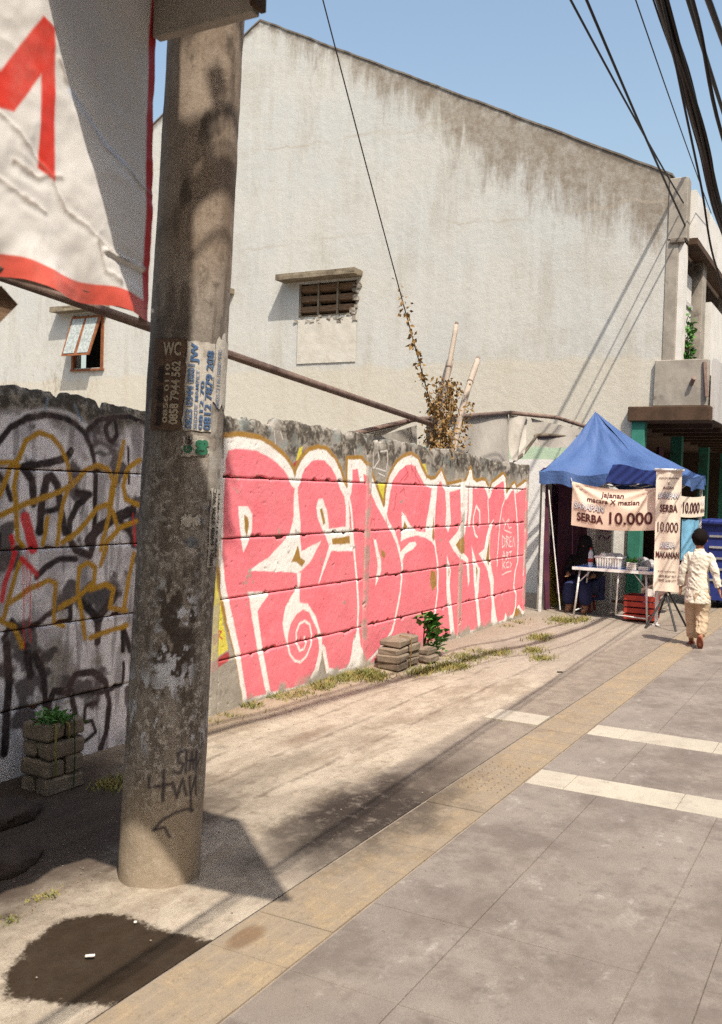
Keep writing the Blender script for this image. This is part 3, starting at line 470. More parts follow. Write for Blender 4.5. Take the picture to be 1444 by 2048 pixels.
def paint(X, Z):
    xw = X+(fbm(X, Z, 18, 2)-.5)*.013; zw = Z+(fbm(X, Z, 18, 6)-.5)*.013
    rgb = np.zeros(X.shape+(3,)); rgb[...] = (.3,.27,.23); al = np.zeros(X.shape)
    R_ = X > 4.55
    if R_.any():
        # old traces above and below the piece
        old = fbm(X, Z, 7, 31); cover(rgb, al, sstep(.56,.66,old)*(Z > 1.55)*(X > 5.2), (.55,.54,.50), .55)
        cover(rgb, al, sstep(.60,.66,fbm(X,Z,9,44))*(Z > 1.72)*(X > 5.2), (.10,.20,.22), .5)
        for p in YELLOW: poly_on(xw, zw, rgb, al, p, YEL)
        for p in DRED: poly_on(xw, zw, rgb, al, p, (.38,.03,.035))
        for s_ in KTAG: stroke_on(X, Z, rgb, al, (s_[0], s_[1]*2.0), (.04,.035,.03)); 
        for s_ in KTAG: stroke_on(X, Z, rgb, al, s_, (.68,.67,.64))
        ins = inpoly(xw, zw, SIL); d = sdist(xw, zw, SIL+SIL[:1]); sd = np.where(ins, -d, d)
        gw = .030*sstep(.25, .9, Z)+.010
        cover(rgb, al, sstep(gw+.006, gw-.006, sd), GOLD_C)
        cover(rgb, al, sstep(.004, -.004, sd), WH)
        ow = .062+.02*sstep(1.2, 1.8, Z)-.012*sstep(8.6, 10., X)-.012*(Z < .4)
        cover(rgb, al, sstep(ow-.004, ow+.004, -sd), PINK)
        sh = fbm(X, Z, 5, 77); cover(rgb, al, (sstep(.45,.75,sh)*ins*.35)*(-sd > ow), (.70,.12,.16))
        for p in WPOLY: poly_on(xw, zw, rgb, al, p, WH)
        for s_ in WSTROKE: stroke_on(xw if s_[1] > .006 else X, zw if s_[1] > .006 else Z, rgb, al, s_, WH)
        for p in GOLD: poly_on(xw, zw, rgb, al, p, GOLD_C)
        for s_ in DSTROKE: stroke_on(X, Z, rgb, al, s_, (.42,.02,.03))
        al *= np.where(X < 5.0, 1, 1)
        # paint stops ragged just above the ground
        foot = sstep(.03, .12, Z+(fbm(X, Z, 10, 3)-.5)*.16); al *= foot
    L_ = X < 5.0
    if L_.any():
        m = L_.astype(float)*sstep(1.98, 1.86, Z+(fbm(X, Z, 5, 4)-.5)*.25)
        f1 = fbm(X, Z, 3.2, 12); cover(rgb, al, m*sstep(.22,.45,f1), (.56,.55,.59), .95)
        cover(rgb, al, m*sstep(.40,.56,fbm(X,Z,4.5,21)), (.88,.87,.90), .92); cover(rgb, al, m*sstep(.60,.70,fbm(X,Z,6,26)), (.025,.022,.025), .9)
        dr = fbm(X*6, Z*.7, 4, 51); cover(rgb, al, m*sstep(.56,.7,dr), (.10,.095,.10), .55)
        for s_ in LWHITE: stroke_on(xw, zw, rgb, al, s_, (.80,.80,.83), .95, .02)
        for s_ in LBLUE: stroke_on(xw, zw, rgb, al, s_, (.04,.22,.40))
        for s_ in LBLACK: stroke_on(xw, zw, rgb, al, (s_[0], s_[1]*1.35), (.014,.011,.013), 1., .006)
        for s_ in LGOLD: stroke_on(xw, zw, rgb, al, s_, (.50,.27,.012), 1., .006)
        for s_ in LRED: stroke_on(xw, zw, rgb, al, s_, (.72,.012,.02), .95, .006)
    # flaking
    fl = fbm(X, Z, 13, 61); al *= 1-.8*sstep(.80, .83, fl)
    return np.concatenate([rgb, al[..., None]], -1)
wall = empty('graffiti_wall', (7.3, YW, 0), 'precast concrete street wall covered in red bubble graffiti and silver lettering', 'wall')
ZJ = [0, .395, .812, 1.228, 1.645, 2.055]; POSTS = [.85, 3.0, 5.15, 7.3, 9.45, 11.56]
def panel(x0, x1, z0, z1, top, k):
    st = .0085 if x0 > 2.9 else .03
    nx = int((x1-x0)/st); nz = max(8, int((z1-z0)/st))
    xs = np.linspace(x0, x1, nx); zs = np.linspace(0, 1, nz); X, T = np.meshgrid(xs, zs)
    lo = z0+.002+.004*fbm(xs, xs*0+k, 22, k)+.016*sstep(.60,.74,fbm(xs, xs*0+k, 10, k+2)); hi = z1-.002-.004*fbm(xs, xs*0+k, 20, k+7)-.024*sstep(.62,.80,fbm(xs, xs*0+k*3.1, 9, k+9))
    if top:
        hi = z1+.0-.075*fbm(xs, xs*0, 3.1, 5)-.05*sstep(.5,.8,fbm(xs, xs*0+2, 9, 15))-.03*fbm(xs, xs*0, 26, 8)
        hi = hi + np.interp(xs, [3.3,3.9,4.2,4.6,5.2,6.2,7.2,8.5,10.5,11.5], [.06,.07,.04,-.01,.045,.085,.07,.03,-.03,-.05])
    Z = lo[None]*(1-T)+hi[None]*T
    off = (k*37 % 7-3)*.0012
    Yd = YW+off+(fbm(X, Z, 6, k)-.5)*.008+(fbm(X, Z, 40, k+4)-.5)*.003
    ed = np.minimum(np.minimum(T, 1-T)*(z1-z0), np.minimum(X-x0, x1-X)); Yd = Yd+.005*sstep(.007, 0, ed)
    if top: Yd = Yd+.02*sstep(.06, 0, hi[None]-Z)*fbm(X, Z, 14, 7)
    C = paint(X, Z)
    pit = sstep(.78, .84, fbm(X, Z, 30, k+40)); Yd = Yd+pit*.006
    P = np.stack([X, Yd, Z], -1)
    P = np.pad(P, ((1,1),(1,1),(0,0)), mode='edge'); C = np.pad(C, ((1,1),(1,1),(0,0)), mode='edge')
    for sl in (np.s_[0,:], np.s_[-1,:], np.s_[:,0], np.s_[:,-1]): P[sl+(1,)] = YW+.055; C[sl+(3,)] = 0
    gridmesh('panel', P, MT['paintwall'], wall, C)
k = 0
for b in range(len(POSTS)-1):
    x0, x1 = POSTS[b]+.048, POSTS[b+1]-.048
    core_top = 1.90
    box('mortar_core', x0-.03, x1+.03, YW+.022, YW+.050, -.05, core_top, MT['core'], wall)
    for r in range(5):
        k += 1; panel(x0, x1, ZJ[r] if r else -.05, ZJ[r+1], r == 4, k)
for i, px in enumerate(POSTS):
    nz = 240; zs = np.linspace(-.05, 2.05+(.02 if i < 4 else -.09), nz); xs = np.linspace(px-.05, px+.05, 13); X, Z = np.meshgrid(xs, zs)
    Yd = YW-.010+(fbm(X, Z, 12, i)-.5)*.01+.012*sstep(.012, 0, np.minimum(X-px+.05, px+.05-X))+.02*sstep(.72,.8,fbm(X,Z,11,i+50))
    if i == 2: Yd = Yd+0
    C = paint(X, Z); C[..., 3] *= .25+.6*sstep(.45,.6,fbm(X, Z, 8, i+70))
    P = np.stack([X, Yd, Z], -1); P = np.pad(P, ((1,1),(1,1),(0,0)), mode='edge'); C = np.pad(C, ((1,1),(1,1),(0,0)), mode='edge')
    for sl in (np.s_[0,:], np.s_[-1,:], np.s_[:,0], np.s_[:,-1]): P[sl+(1,)] = YW+.08
    gridmesh('post', P, MT['paintwall'], wall, C)
# far continuation of the wall behind the stall, painted in other colours
fw = empty('painted_wall', (13.2, 3.93, 0), 'stretch of wall with purple and yellow paint inside the stall, left of the table', 'wall')
t = NT('purple_yellow_paint'); x_, y_, z_ = t.sep()
c = t.mix(t.ramp(t.math('ADD', z_, t.math('MULTIPLY', t.noise(3,4,.6), .5)), .85, 1.0), (.50,.40,.06), (.30,.07,.16)); c = t.mix(t.noise(2.6,4,.6,lo=.5,hi=.6), c, (.10,.05,.16)); c = t.mix(t.noise(3.3,4,.6,lo=.6,hi=.65), c, (.6,.55,.5))
MT['purple'] = t.done(c, .85)
bm = bmesh.new(); bm_box(bm, 12.50, 14.35, 3.93, 4.0, 0, 1.95); from_bm('panel', bm, MT['purple'], fw)
box('post', 12.36, 12.49, 3.86, 3.98, 0, 1.80, MT['conc'], fw, .006, .004)

# ================================================================== UTILITY POLE
def pole_c(z): return Vector((3.02+.0117*z, 2.53-.0293*z, z))
def pole_r(z): return .166-.0050*z
PH = math.atan2(-2.5, -3.02)
pole = empty('utility_pole', (3.02, 2.53, 0), 'thick leaning concrete utility pole with torn paper notices, standing in the foreground', 'utility pole')
def pole_pt(a, z, off=0):
    c = pole_c(z); r = pole_r(z)+off; return (c.x+r*math.cos(PH+a), c.y+r*math.sin(PH+a), z)
na, nz = 220, 620
A = np.linspace(-math.pi, math.pi, na); Zp = np.concatenate([np.linspace(-.05, 3.7, nz), np.linspace(3.8, 8, 20)])
AA, ZZ = np.meshgrid(A, Zp); rr = .166-.0050*ZZ+(fbm(AA*.16, ZZ, 9, 3)-.5)*.006; 
U = AA*.16
PX = 3.02+.0117*ZZ+rr*np.cos(PH+AA); PY = 2.53-.0293*ZZ+rr*np.sin(PH+AA)
prgb = np.zeros(AA.shape+(3,)); pal = np.zeros(AA.shape)
pk = fbm(U, ZZ, 9, 91); zone = sstep(.66,.85,ZZ)*sstep(1.36,1.15,ZZ)*sstep(-.12,-.04,U)*sstep(.13,.06,U)
cover(prgb, pal, zone*sstep(.46,.54,fbm(U,ZZ*.8,26,93)), (.04,.025,.02), .85)
cover(prgb, pal, zone*sstep(.49,.54,fbm(U,ZZ*.8,52,95,5))*sstep(.38,.50,fbm(U,ZZ,13,90)), (.58,.60,.65), .9)
z2 = sstep(.45,.6,ZZ)*sstep(.95,.8,ZZ); cover(prgb, pal, z2*sstep(.64,.67,fbm(U,ZZ*.45,40,96)), (.56,.58,.63), .85)
z3 = sstep(1.15,1.3,ZZ)*sstep(1.95,1.7,ZZ); cover(prgb, pal, z3*sstep(.64,.69,fbm(U,ZZ,18,97)), (.40,.37,.33), .7); cover(prgb, pal, z3*sstep(.70,.73,fbm(U,ZZ,12,98)), (.10,.15,.22), .6)
z4 = sstep(2.5,2.7,ZZ); cover(prgb, pal, z4*sstep(.54,.70,fbm(U*1.5,ZZ*.6,7,99)), (.04,.028,.02), .75)
cover(prgb, pal, sstep(.105,.118,U)*sstep(1.5,1.55,ZZ)*sstep(2.05,1.85,ZZ)*sstep(.35,.5,fbm(U,ZZ,9,71)), (.50,.46,.40), .7)
TAGS = [[(-.040,.405),(.020,.415)],[(-.005,.47),(-.002,.35)],[(-.062,.44),(-.058,.40)],[(.072,.545),(.045,.535),(.048,.50),(.070,.49),(.060,.455),(.035,.46)],[(.08,.54),(.082,.455)],[(.10,.46),(.105,.53),(.118,.46)],[(.09,.50),(.12,.495)],[(.13,.53),(.13,.45),(.145,.49)],
 [(.03,.42),(.05,.36),(.07,.43),(.09,.36)],[(.10,.43),(.11,.36),(.13,.42)],[(-.03,.235),(.0,.275),(.05,.30),(.10,.305),(.13,.29)],[(-.03,.235),(.01,.245),(.03,.205)],[(.11,.36),(.12,.29)],[(.135,.43),(.14,.35)]]
for tg in TAGS: cover(prgb, pal, aa(sdist(U, ZZ, tg), .006, .004), (.03,.025,.04), .8)
pc = np.concatenate([prgb, pal[..., None]], -1)
gridmesh('shaft', np.stack([PX, PY, ZZ], -1), MT['pole'], pole, pc, smooth=True)
def text_geo(s, bold=.0):
    cu = bpy.data.curves.new('txt', 'FONT'); cu.body = s; cu.size = 1; cu.resolution_u = 3; cu.offset = bold; cu.align_x = 'LEFT'
    ob = bpy.data.objects.new('txt', cu); COL.objects.link(ob); bpy.context.view_layer.update()
    me = bpy.data.meshes.new_from_object(ob.evaluated_get(bpy.context.evaluated_depsgraph_get()))
    v = np.array([tuple(p.co) for p in me.vertices]); f = [tuple(p.vertices) for p in me.polygons]
    bpy.data.objects.remove(ob); bpy.data.curves.remove(cu); bpy.data.meshes.remove(me)
    v[:, 0] -= v[:, 0].min(); v[:, 0] /= v[:, 0].max(); v[:, 1] -= v[:, 1].min(); v[:, 1] /= v[:, 1].max()
    return v, f
def text_on(name, s, fn, u0, u1, v0, v1, mat, parent, bold=.02):
    g, f = text_geo(s, bold)
    return mesh(name, [fn(u0+(u1-u0)*p[0], v0+(v1-v0)*p[1]) for p in g], f, mat, parent)
def rad(d): return math.radians(d)
def poster(a0, a1, z0, z1, mat, torn=0, seed=0):
    n, m = 12, 18; P = np.zeros((m, n, 3))
    for i in range(m):
        for j in range(n):
            a = rad(a0+(a1-a0)*j/(n-1)); zt = z1-(torn*vnoise(j*.7, seed, 1, seed) if torn else 0); zb = z0+(torn*.6*vnoise(j*.9, seed+3, 1, seed) if torn else 0)
            z = zb+(zt-zb)*i/(m-1); ar = a+(vnoise(i*.8, seed, 1, 5)-.5)*.10*(j in (0, n-1))*(1 if torn else .3)
            P[i, j] = pole_pt(ar, z, .0035+.002*vnoise(i*.6, j*.6, 1, seed))
    return gridmesh('paper_notice', P, mat, pole)
def vtext(po, s, ang0, ang1, z0, z1, mat, bold=.02):     # runs upward along the shaft
    text_on('print', s, lambda u, v: pole_pt(rad(ang1-(ang1-ang0)*v), u, .0085), z0, z1, 0, 1, mat, po, bold)
p = poster(-54, -4, 1.80, 2.165, MT['paperbrown'], .01, 1)
vtext(p, 'badut ultah ultah', -46, -33, 1.82, 2.05, MT['ink_black'], .03); vtext(p, '0858 7944 562', -22, -9, 1.825, 2.07, MT['ink_cream'], .035); vtext(p, '0856 0110', -31, -24, 1.83, 2.06, MT['ink_cream'])
text_on('print', 'WC', lambda u, v: pole_pt(rad(u), v, .0085), -36, -10, 2.09, 2.145, MT['ink_cream'], p, .03)
p = poster(-2, 40, 1.80, 2.155, MT['paper'], .012, 2)
vtext(p, '0823 0944 0001', 0, 10, 1.81, 2.06, MT['ink_blue'], .02); vtext(p, 'SEDOT MAMPET', 12, 17, 1.81, 2.04, MT['ink_blue'], .01); vtext(p, '0812 7879 208', 26, 38, 1.81, 2.12, MT['ink_blue'], .025); vtext(p, 'JW', 3, 16, 2.065, 2.145, MT['ink_blue'], .04); vtext(p, '0812 70', 19, 25, 1.81, 2.0, MT['ink_blue'], .02)
p = poster(41, 80, 1.885, 2.215, MT['paper'], .07, 3); vtext(p, '0823 2116 5000 900', 45, 53, 1.90, 2.13, MT['ink_blue'], .0)
p = poster(-1, 38, 1.70, 1.79, MT['paper'], .02, 4); vtext(p, '08', 16, 36, 1.71, 1.77, MT['ink_green'], .06); vtext(p, 'G', 0, 12, 1.715, 1.745, MT['ink_green'], .06); vtext(p, 'MAMPET', 2, 12, 1.75, 1.785, MT['ink_black'], .02)
p = poster(47, 82, 1.26, 1.59, MT['paper'], .02, 5); vtext(p, '0821 b908 3736 WC', 50, 59, 1.27, 1.58, MT['ink_black'], .03); vtext(p, '7979 2116 4411', 63, 71, 1.30, 1.56, MT['ink_black'], .03)
p = poster(3, 30, 1.42, 1.50, MT['paper'], .05, 6)
# ================================================================== LETTERED BILLBOARD (upper left)
bb = empty('billboard', (1.9, 1.86, 2.07), 'creased white vinyl banner with a red letter M and red border, beside the pole', 'banner')
bxs = np.concatenate([np.linspace(-1.9, 1.35, 20), np.arange(1.38, 2.122, .005)]); bzs = np.concatenate([np.arange(0, .95, .005), np.linspace(1.0, 4.3, 24)])
BX, BT = np.meshgrid(bxs, bzs)
zb = 2.075-.015*np.abs(np.sin(bxs*9.5))**1.5*1.0+.012*(2.12-bxs).clip(0, .6)*2; BZ = zb[None]+BT
CR = [[(1.57,2.46),(1.64,2.43),(1.70,2.38),(1.74,2.36),(1.765,2.315),(1.80,2.285),(1.86,2.27),(1.92,2.235),(2.0,2.215),(2.10,2.21)],[(1.758,2.66),(1.80,2.60),(1.86,2.55),(1.93,2.50),(2.0,2.47),(2.06,2.44),(2.12,2.42)],[(1.57,2.31),(1.66,2.285),(1.72,2.27)],[(1.62,2.36),(1.70,2.345),(1.77,2.37)],[(1.90,2.235),(1.93,2.17),(1.99,2.15)]]
dcr = np.minimum.reduce([sdist(BX+(fbm(BX,BZ,30,2)-.5)*.02, BZ+(fbm(BX,BZ,30,4)-.5)*.02, c_) for c_ in CR])
BY = 1.86+(fbm(BX, BZ, 4, 1)-.5)*.03+np.abs(fbm(BX, BZ, 6, 31)-.5)*.016-.0016*np.exp(-(dcr/.005)**2)+.0014*np.exp(-((dcr-.014)/.012)**2)+.02*np.sin(BX*21+BZ*6)*sstep(2.22, 2.06, BZ)
tear = sstep(.012, .0, sdist(BX, BZ, [(1.93,2.222),(1.98,2.212),(2.05,2.208),(2.09,2.205)])); BY = BY-.010*tear
BC = np.ones(BX.shape+(4,)); BC[..., :3] = (.66,.645,.62)
MLET = [(1.50,2.62),(1.574,2.56),(1.70,2.745),(1.745,2.735),(1.752,2.352),(1.695,2.37),(1.70,2.60),(1.615,2.478),(1.574,2.472),(1.50,2.50)]
REDC = (.62,.045,.028)
def bput(m, c):
    for i in range(3): BC[..., i] = BC[..., i]*(1-m)+c[i]*m
ins = inpoly(BX, BZ, MLET); d = sdist(BX, BZ, MLET+MLET[:1]); bput(sstep(.004,-.004,np.where(ins,-d,d)), REDC)
bput(sstep(.056,.050,BT), (.60,.10,.07)); bput(sstep(2.088,2.094,BX), (.45,.03,.03)); bput(.85*np.exp(-(dcr/.005)**2)*fbm(BX,BZ,22,3).clip(.2,.8)*1.3, (.22,.16,.11)); bput(.7*np.exp(-(sdist(BX,BZ,[(1.80,2.60),(1.86,2.55),(1.93,2.505),(2.0,2.475)])/.007)**2), (.55,.66,.85))
ban = gridmesh('banner', np.stack([BX, BY, BZ], -1), MT['vinyl'], bb, BC, smooth=True)
tube('frame_pipe', [(-1.9,1.885,2.115),(2.12,1.885,2.10)], .016, MT['rust'], bb); tube('frame_pipe', [(2.128,1.895,2.06),(2.128,1.895,6.4)], .012, MT['rust'], bb); tube('frame_pipe', [(-1.9,1.885,6.38),(2.12,1.885,6.38)], .02, MT['rust'], bb)
bm = bmesh.new(); r = bmesh.ops.create_cone(bm, cap_ends=True, segments=12, radius1=.006, radius2=.005, depth=.004); bmesh.ops.rotate(bm, verts=r['verts'], matrix=Matrix.Rotation(math.pi/2, 3, 'X')); bmesh.ops.translate(bm, verts=r['verts'], vec=(2.105, 1.838, 2.088)); from_bm('eyelet', bm, MT['steel'], bb)
box('timber_brace', -.0225, .0225, -.0225, .0225, 0, 1, MT['wood'], bb)
br = bb.children[-1]; a_, b_ = Vector((1.66,1.93,2.05)), Vector((1.02,2.1,1.30)); dv = b_-a_
br.matrix_basis = Matrix.Translation(a_-bb.location) @ dv.to_track_quat('Z','Y').to_matrix().to_4x4() @ Matrix.Diagonal((1.3,1.3,dv.length,1))
# boards of the same sign that face up and down the street
pb = [(1.645,1.84,2.95),(1.645,1.0,2.94),(1.645,.36,3.13),(1.645,.36,4.50),(1.645,.97,4.6),(1.645,.97,5.75),(1.645,1.84,5.75)]
V = pb+[(x_+.03,y_,z_) for x_,y_,z_ in pb]; n = len(pb)
mesh('side_board', V, [tuple(range(n)), tuple(range(2*n-1,n-1,-1))]+[(i,(i+1)%n,n+(i+1)%n,n+i) for i in range(n)], MT['wood'], bb)
box('bracket_board', 2.10, 2.135, 1.515, 1.86, 2.862, 3.25, MT['conc'], bb, .003); box('bracket_edge', 2.09, 2.145, 1.50, 1.518, 2.875, 3.25, MT['brownbeam'], bb, .002)
box('bracket_board', 2.095, 2.14, 1.90, 2.60, 3.55, 3.68, MT['wood'], bb, .003); box('shade_board', 2.10, 2.40, 1.865, 1.885, 3.72, 6.4, MT['wood'], bb, .003)  # the tall upper board is unseen, added to shade the foot of the wall

# ================================================================== BUILDING WITH THE TALL SIDE WALL
GX = 14.4
bld = empty('shop_building', (GX, 3.0, 0), 'tall pale rendered building with stained gable wall, shuttered shopfront and street balcony', 'building')
def flat_holes(outer, holes):
    pts = []; edges = []
    for lp in [outer]+holes:
        o = len(pts); pts += [Vector(p) for p in lp]; edges += [(o+i, o+(i+1) % len(lp)) for i in range(len(lp))]
    vo, eo, fo, *_ = delaunay_2d_cdt(pts, edges, [], 0, 1e-5)
    A = np.array([tuple(v) for v in vo]); F = []
    for f in fo:
        c = A[list(f)].mean(0)
        if inpoly(np.array([c[0]]), np.array([c[1]]), outer)[0] and not any(inpoly(np.array([c[0]]), np.array([c[1]]), h)[0] for h in holes): F.append(tuple(f))
    return A, F
outer = [(3.25,-.05),(17.3,-.05),(17.3,5.75),(10.2,10.05),(2.84,6.31),(2.84,2.75),(3.25,2.75)]
H1 = [(8.02,4.60),(9.2,4.60),(9.2,5.20),(8.02,5.20)]; H2 = [(13.86,3.88),(14.66,3.88),(14.66,4.95),(13.86,4.95)]
A, F = flat_holes(outer, [H1, H2])
V = [(GX, y, z) for y, z in A]+[(GX+.22, y, z) for y, z in A]; n = len(A)
FF = F+[tuple(i+n for i in reversed(f)) for f in F]
for lp, o in ((outer, 0), (H1, len(outer)), (H2, len(outer)+4)):
    L = len(lp); FF += [(o+i, o+(i+1) % L, o+(i+1) % L+n, o+i+n) for i in range(L)]
mesh('gable_wall', V, FF, MT['gable'], bld)
def coping(pts, h, dx):
    V = []; 
    for (y, z) in pts: V += [(GX-dx, y, z), (GX-dx, y, z+h), (GX+.3, y, z), (GX+.3, y, z+h)]
    F = []
    for i in range(len(pts)-1):
        a = i*4; b = a+4; F += [(a,b,b+1,a+1),(a+1,b+1,b+3,a+3),(a+3,b+3,b+2,a+2),(a+2,b+2,b,a)]
    m = len(V)-4; F += [(0,1,3,2),(m,m+2,m+3,m+1)]
    return V, F
cp = [(17.3,5.752),(10.2,10.052),(2.80,6.292)]
cpd = []
for (y0,z0),(y1,z1) in zip(cp[:-1], cp[1:]):
    for k_ in range(40): cpd.append((y0+(y1-y0)*k_/40, z0+(z1-z0)*k_/40+random.uniform(-.006,.008)))
cpd.append(cp[-1]); V, F = coping(cpd, .03, .015); mesh('coping', V, F, MT['dconc'], bld)
mesh('roof', [(GX+.3,2.7,6.26),(30,2.7,6.26),(30,10.2,10.07),(GX+.3,10.2,10.07),(GX+.3,17.4,5.72),(30,17.4,5.72)], [(0,1,2,3),(3,2,5,4)], MT['dconc'], bld)
mesh('back_wall', [(30,2.7,0),(30,17.3,0),(30,17.3,5.75),(30,10.2,10.05),(30,2.7,6.3)], [(0,1,2,3,4)], MT['gable'], bld)
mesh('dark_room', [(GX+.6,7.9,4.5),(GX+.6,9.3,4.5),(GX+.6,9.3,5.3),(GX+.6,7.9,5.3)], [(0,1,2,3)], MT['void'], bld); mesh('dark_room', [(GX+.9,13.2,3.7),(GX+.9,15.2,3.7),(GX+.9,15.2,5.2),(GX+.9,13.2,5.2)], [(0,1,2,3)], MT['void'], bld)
# window hoods
def hood(y0, y1, z, p, nm='window_hood'):
    bm = bmesh.new(); bm_box(bm, GX-p, GX+.05, y0, y1, z, z+.10)
    bmesh.ops.subdivide_edges(bm, edges=bm.edges[:], cuts=5, use_grid_fill=True)
    for v in bm.verts:
        w = .018*(fbm(np.array([v.co.y*3+v.co.x*5]), np.array([v.co.z*9.]), 2, 4)[0]-.5); v.co += Vector((w, w*.6, w*1.2))
    return from_bm(nm, bm, MT['lintel'], bld)
h = hood(7.92, 9.52, 5.235, .30); hood(13.7, 15.12, 5.03, .24); hood(10.62, 12.2, 5.12, .30)
# pre-cast louvre blocks in the first window
lv = box('louvre_frame', GX+.02, GX+.10, 8.02, 9.2, 4.60, 4.635, MT['lintel'], bld)
for yy in (8.02, 8.40, 8.79, 9.165): box('mullion', GX+.015, GX+.11, yy, yy+.035, 4.637, 5.198, MT['lintel'], lv)
for r in range(3):
    for c_ in range(3):
        y0 = 8.057+c_*.386; z0 = 4.66+r*.185; bm = bmesh.new(); bm_box(bm, 0, .10, y0, y0+.345, 0, .10)
        for v in bm.verts: v.co = Vector((GX+.03+v.co.x*.8, v.co.y, z0+v.co.z+(.10-v.co.x)*.35))
        from_bm('louvre', bm, MT['wood'], lv)
bm = bmesh.new()                                  # broken render under the window and at its right jamb
for k_ in range(60):
    y = random.uniform(7.96, 8.10) if k_ < 26 else random.uniform(8.0, 9.25); z = random.uniform(4.6, 5.15) if k_ < 26 else random.uniform(4.50, 4.61)
    s_ = random.uniform(.015,.045); bm_box(bm, GX-s_*.7, GX+.02, y-s_, y+s_, z-s_*.7, z+s_*.7, 0, s_*.35)
tag(from_bm('broken_render', bm, MT['conc'], bld), kind='stuff')
bm = bmesh.new()                                  # patch of newer render below the window
ny, nz_ = 26, 22
vs = [[bm.verts.new((GX-.012-.012*fbm(np.array([y_]), np.array([z_]), 6, 3)[0], y_, z_)) for y_ in np.linspace(8.0, 9.2, ny)] for z_ in np.linspace(3.78, 4.56, nz_)]
for i in range(nz_-1):
    for j in range(ny-1): bm.faces.new((vs[i][j], vs[i][j+1], vs[i+1][j+1], vs[i+1][j]))
from_bm('render_patch', bm, worn('pale_patch', (.50,.475,.41), (.545,.525,.465), 5, dark=(.40,.36,.29)), bld)
# second window: rusty frame with a half open shutter
fr = box('window_frame', GX-.03, GX+.06, 13.83, 13.89, 3.86, 4.95, MT['rustred'], bld); box('jamb', GX-.03, GX+.06, 14.63, 14.69, 3.86, 4.95, MT['rustred'], fr); box('sill', GX-.05, GX+.06, 13.80, 14.70, 3.82, 3.858, MT['rustred'], fr)
sh = mesh('shutter', [(GX-.06,13.86,4.93),(GX-.06,14.66,4.93),(GX-.30,14.70,4.10),(GX-.30,13.95,4.10),(GX-.03,13.86,4.93),(GX-.03,14.66,4.93),(GX-.27,14.70,4.10),(GX-.27,13.95,4.10)], [(0,1,2,3),(7,6,5,4),(0,4,5,1),(1,5,6,2),(2,6,7,3),(3,7,4,0)], MT['rustred'], bld)
for y0, y1 in ((13.93,14.24),(14.30,14.62)):
    mesh('pane', [(GX-.075,y0,4.88),(GX-.075,y1,4.88),(GX-.298,y1+.03,4.15),(GX-.298,y0+.05,4.15)], [(0,1,2,3)], MT['glassold'], sh)
# street corner: pilaster, balcony, canopy, shopfront
box('pilaster', 14.375, 14.62, 2.575, 2.84, 5.36, 6.25, MT['conc'], bld, .01); box('pilaster', 14.385, 14.62, 2.68, 2.86, 2.93, 5.358, MT['conc'], bld, .01); box('pilaster_cap', 14.35, 14.64, 2.60, 2.80, 5.30, 5.357, MT['dconc'], bld, .01)
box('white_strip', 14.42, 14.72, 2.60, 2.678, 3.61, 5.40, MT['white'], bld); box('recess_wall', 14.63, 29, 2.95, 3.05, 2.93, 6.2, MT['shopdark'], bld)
w_ = box('window_board', 14.92, 15.70, 2.70, 2.74, 4.05, 5.05, MT['white'], bld); box('frame_bar', 14.86, 14.91, 2.66, 2.75, 3.95, 5.25, MT['rustred'], w_); box('frame_bar', 14.90, 15.74, 2.66, 2.75, 3.95, 4.0, MT['rustred'], w_); box('frame_bar', 14.92, 15.70, 2.675, 2.698, 4.55, 4.62, MT['greypanel'], w_)
box('facade_pillar', 15.86, 16.20, 2.56, 2.75, 3.61, 5.38, MT['conc'], bld, .008); box('facade_pillar', 18.8, 19.1, 2.56, 2.75, 3.61, 5.38, MT['conc'], bld, .008)
box('parapet', 14.63, 29, 2.50, 2.66, 5.42, 6.12, MT['white'], bld); box('soffit_beam', 14.63, 29, 2.46, 2.70, 5.33, 5.418, MT['brownbeam'], bld)
box('balcony_wall', 16.25, 29, 2.48, 2.60, 3.62, 4.78, MT['white'], bld); box('balcony_end', 14.33, 14.50, 2.20, 2.95, 2.93, 3.60, MT['conc'], bld, .01, .008); box('balcony_floor', 14.5, 29, 2.22, 2.95, 2.93, 3.0, MT['conc'], bld)
box('fascia_panel', 14.52, 29, 2.12, 2.18, 2.74, 3.62, MT['greypanel'], bld)
cn = box('canopy', 14.28, 29, 2.14, 3.30, 2.71, 2.925, MT['brownbeam'], bld, .01)
for i in range(12): box('canopy_rib', 14.9+i*.9, 15.0+i*.9, 2.2, 3.25, 2.64, 2.708, MT['brownbeam'], cn)
tubes('canopy_bracket', [([(14.33,2.25,3.55),(14.30,2.20,3.05)],.03), ([(14.34,2.42,3.25),(14.25,2.37,3.32)],.035)], MT['rust'], bld)
for x_ in (14.34, 17.4, 20.4, 23.4): box('teal_column', x_, x_+.20, 3.06, 3.25, -.02, 2.708, MT['teal'], bld, .006)
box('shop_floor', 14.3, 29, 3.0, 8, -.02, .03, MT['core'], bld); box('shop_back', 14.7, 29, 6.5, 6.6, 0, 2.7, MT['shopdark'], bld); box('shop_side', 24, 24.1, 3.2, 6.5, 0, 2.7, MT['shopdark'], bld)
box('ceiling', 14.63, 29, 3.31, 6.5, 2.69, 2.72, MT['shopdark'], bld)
for i in range(9): box('shutter_plank', 14.95+i*.24, 15.17+i*.24, 3.62, 3.66, .05, 2.3, MT['wood'], bld)
box('wall_notice', 14.75, 15.5, 3.55, 3.58, 1.75, 2.35, MT['greypanel'], bld); box('shop_shelf', 18, 20, 4.2, 4.6, .05, 1.9, MT['wood'], bld); box('red_drape', 17.7, 18.1, 3.5, 3.55, .2, 2.5, MT['maroon'], bld)
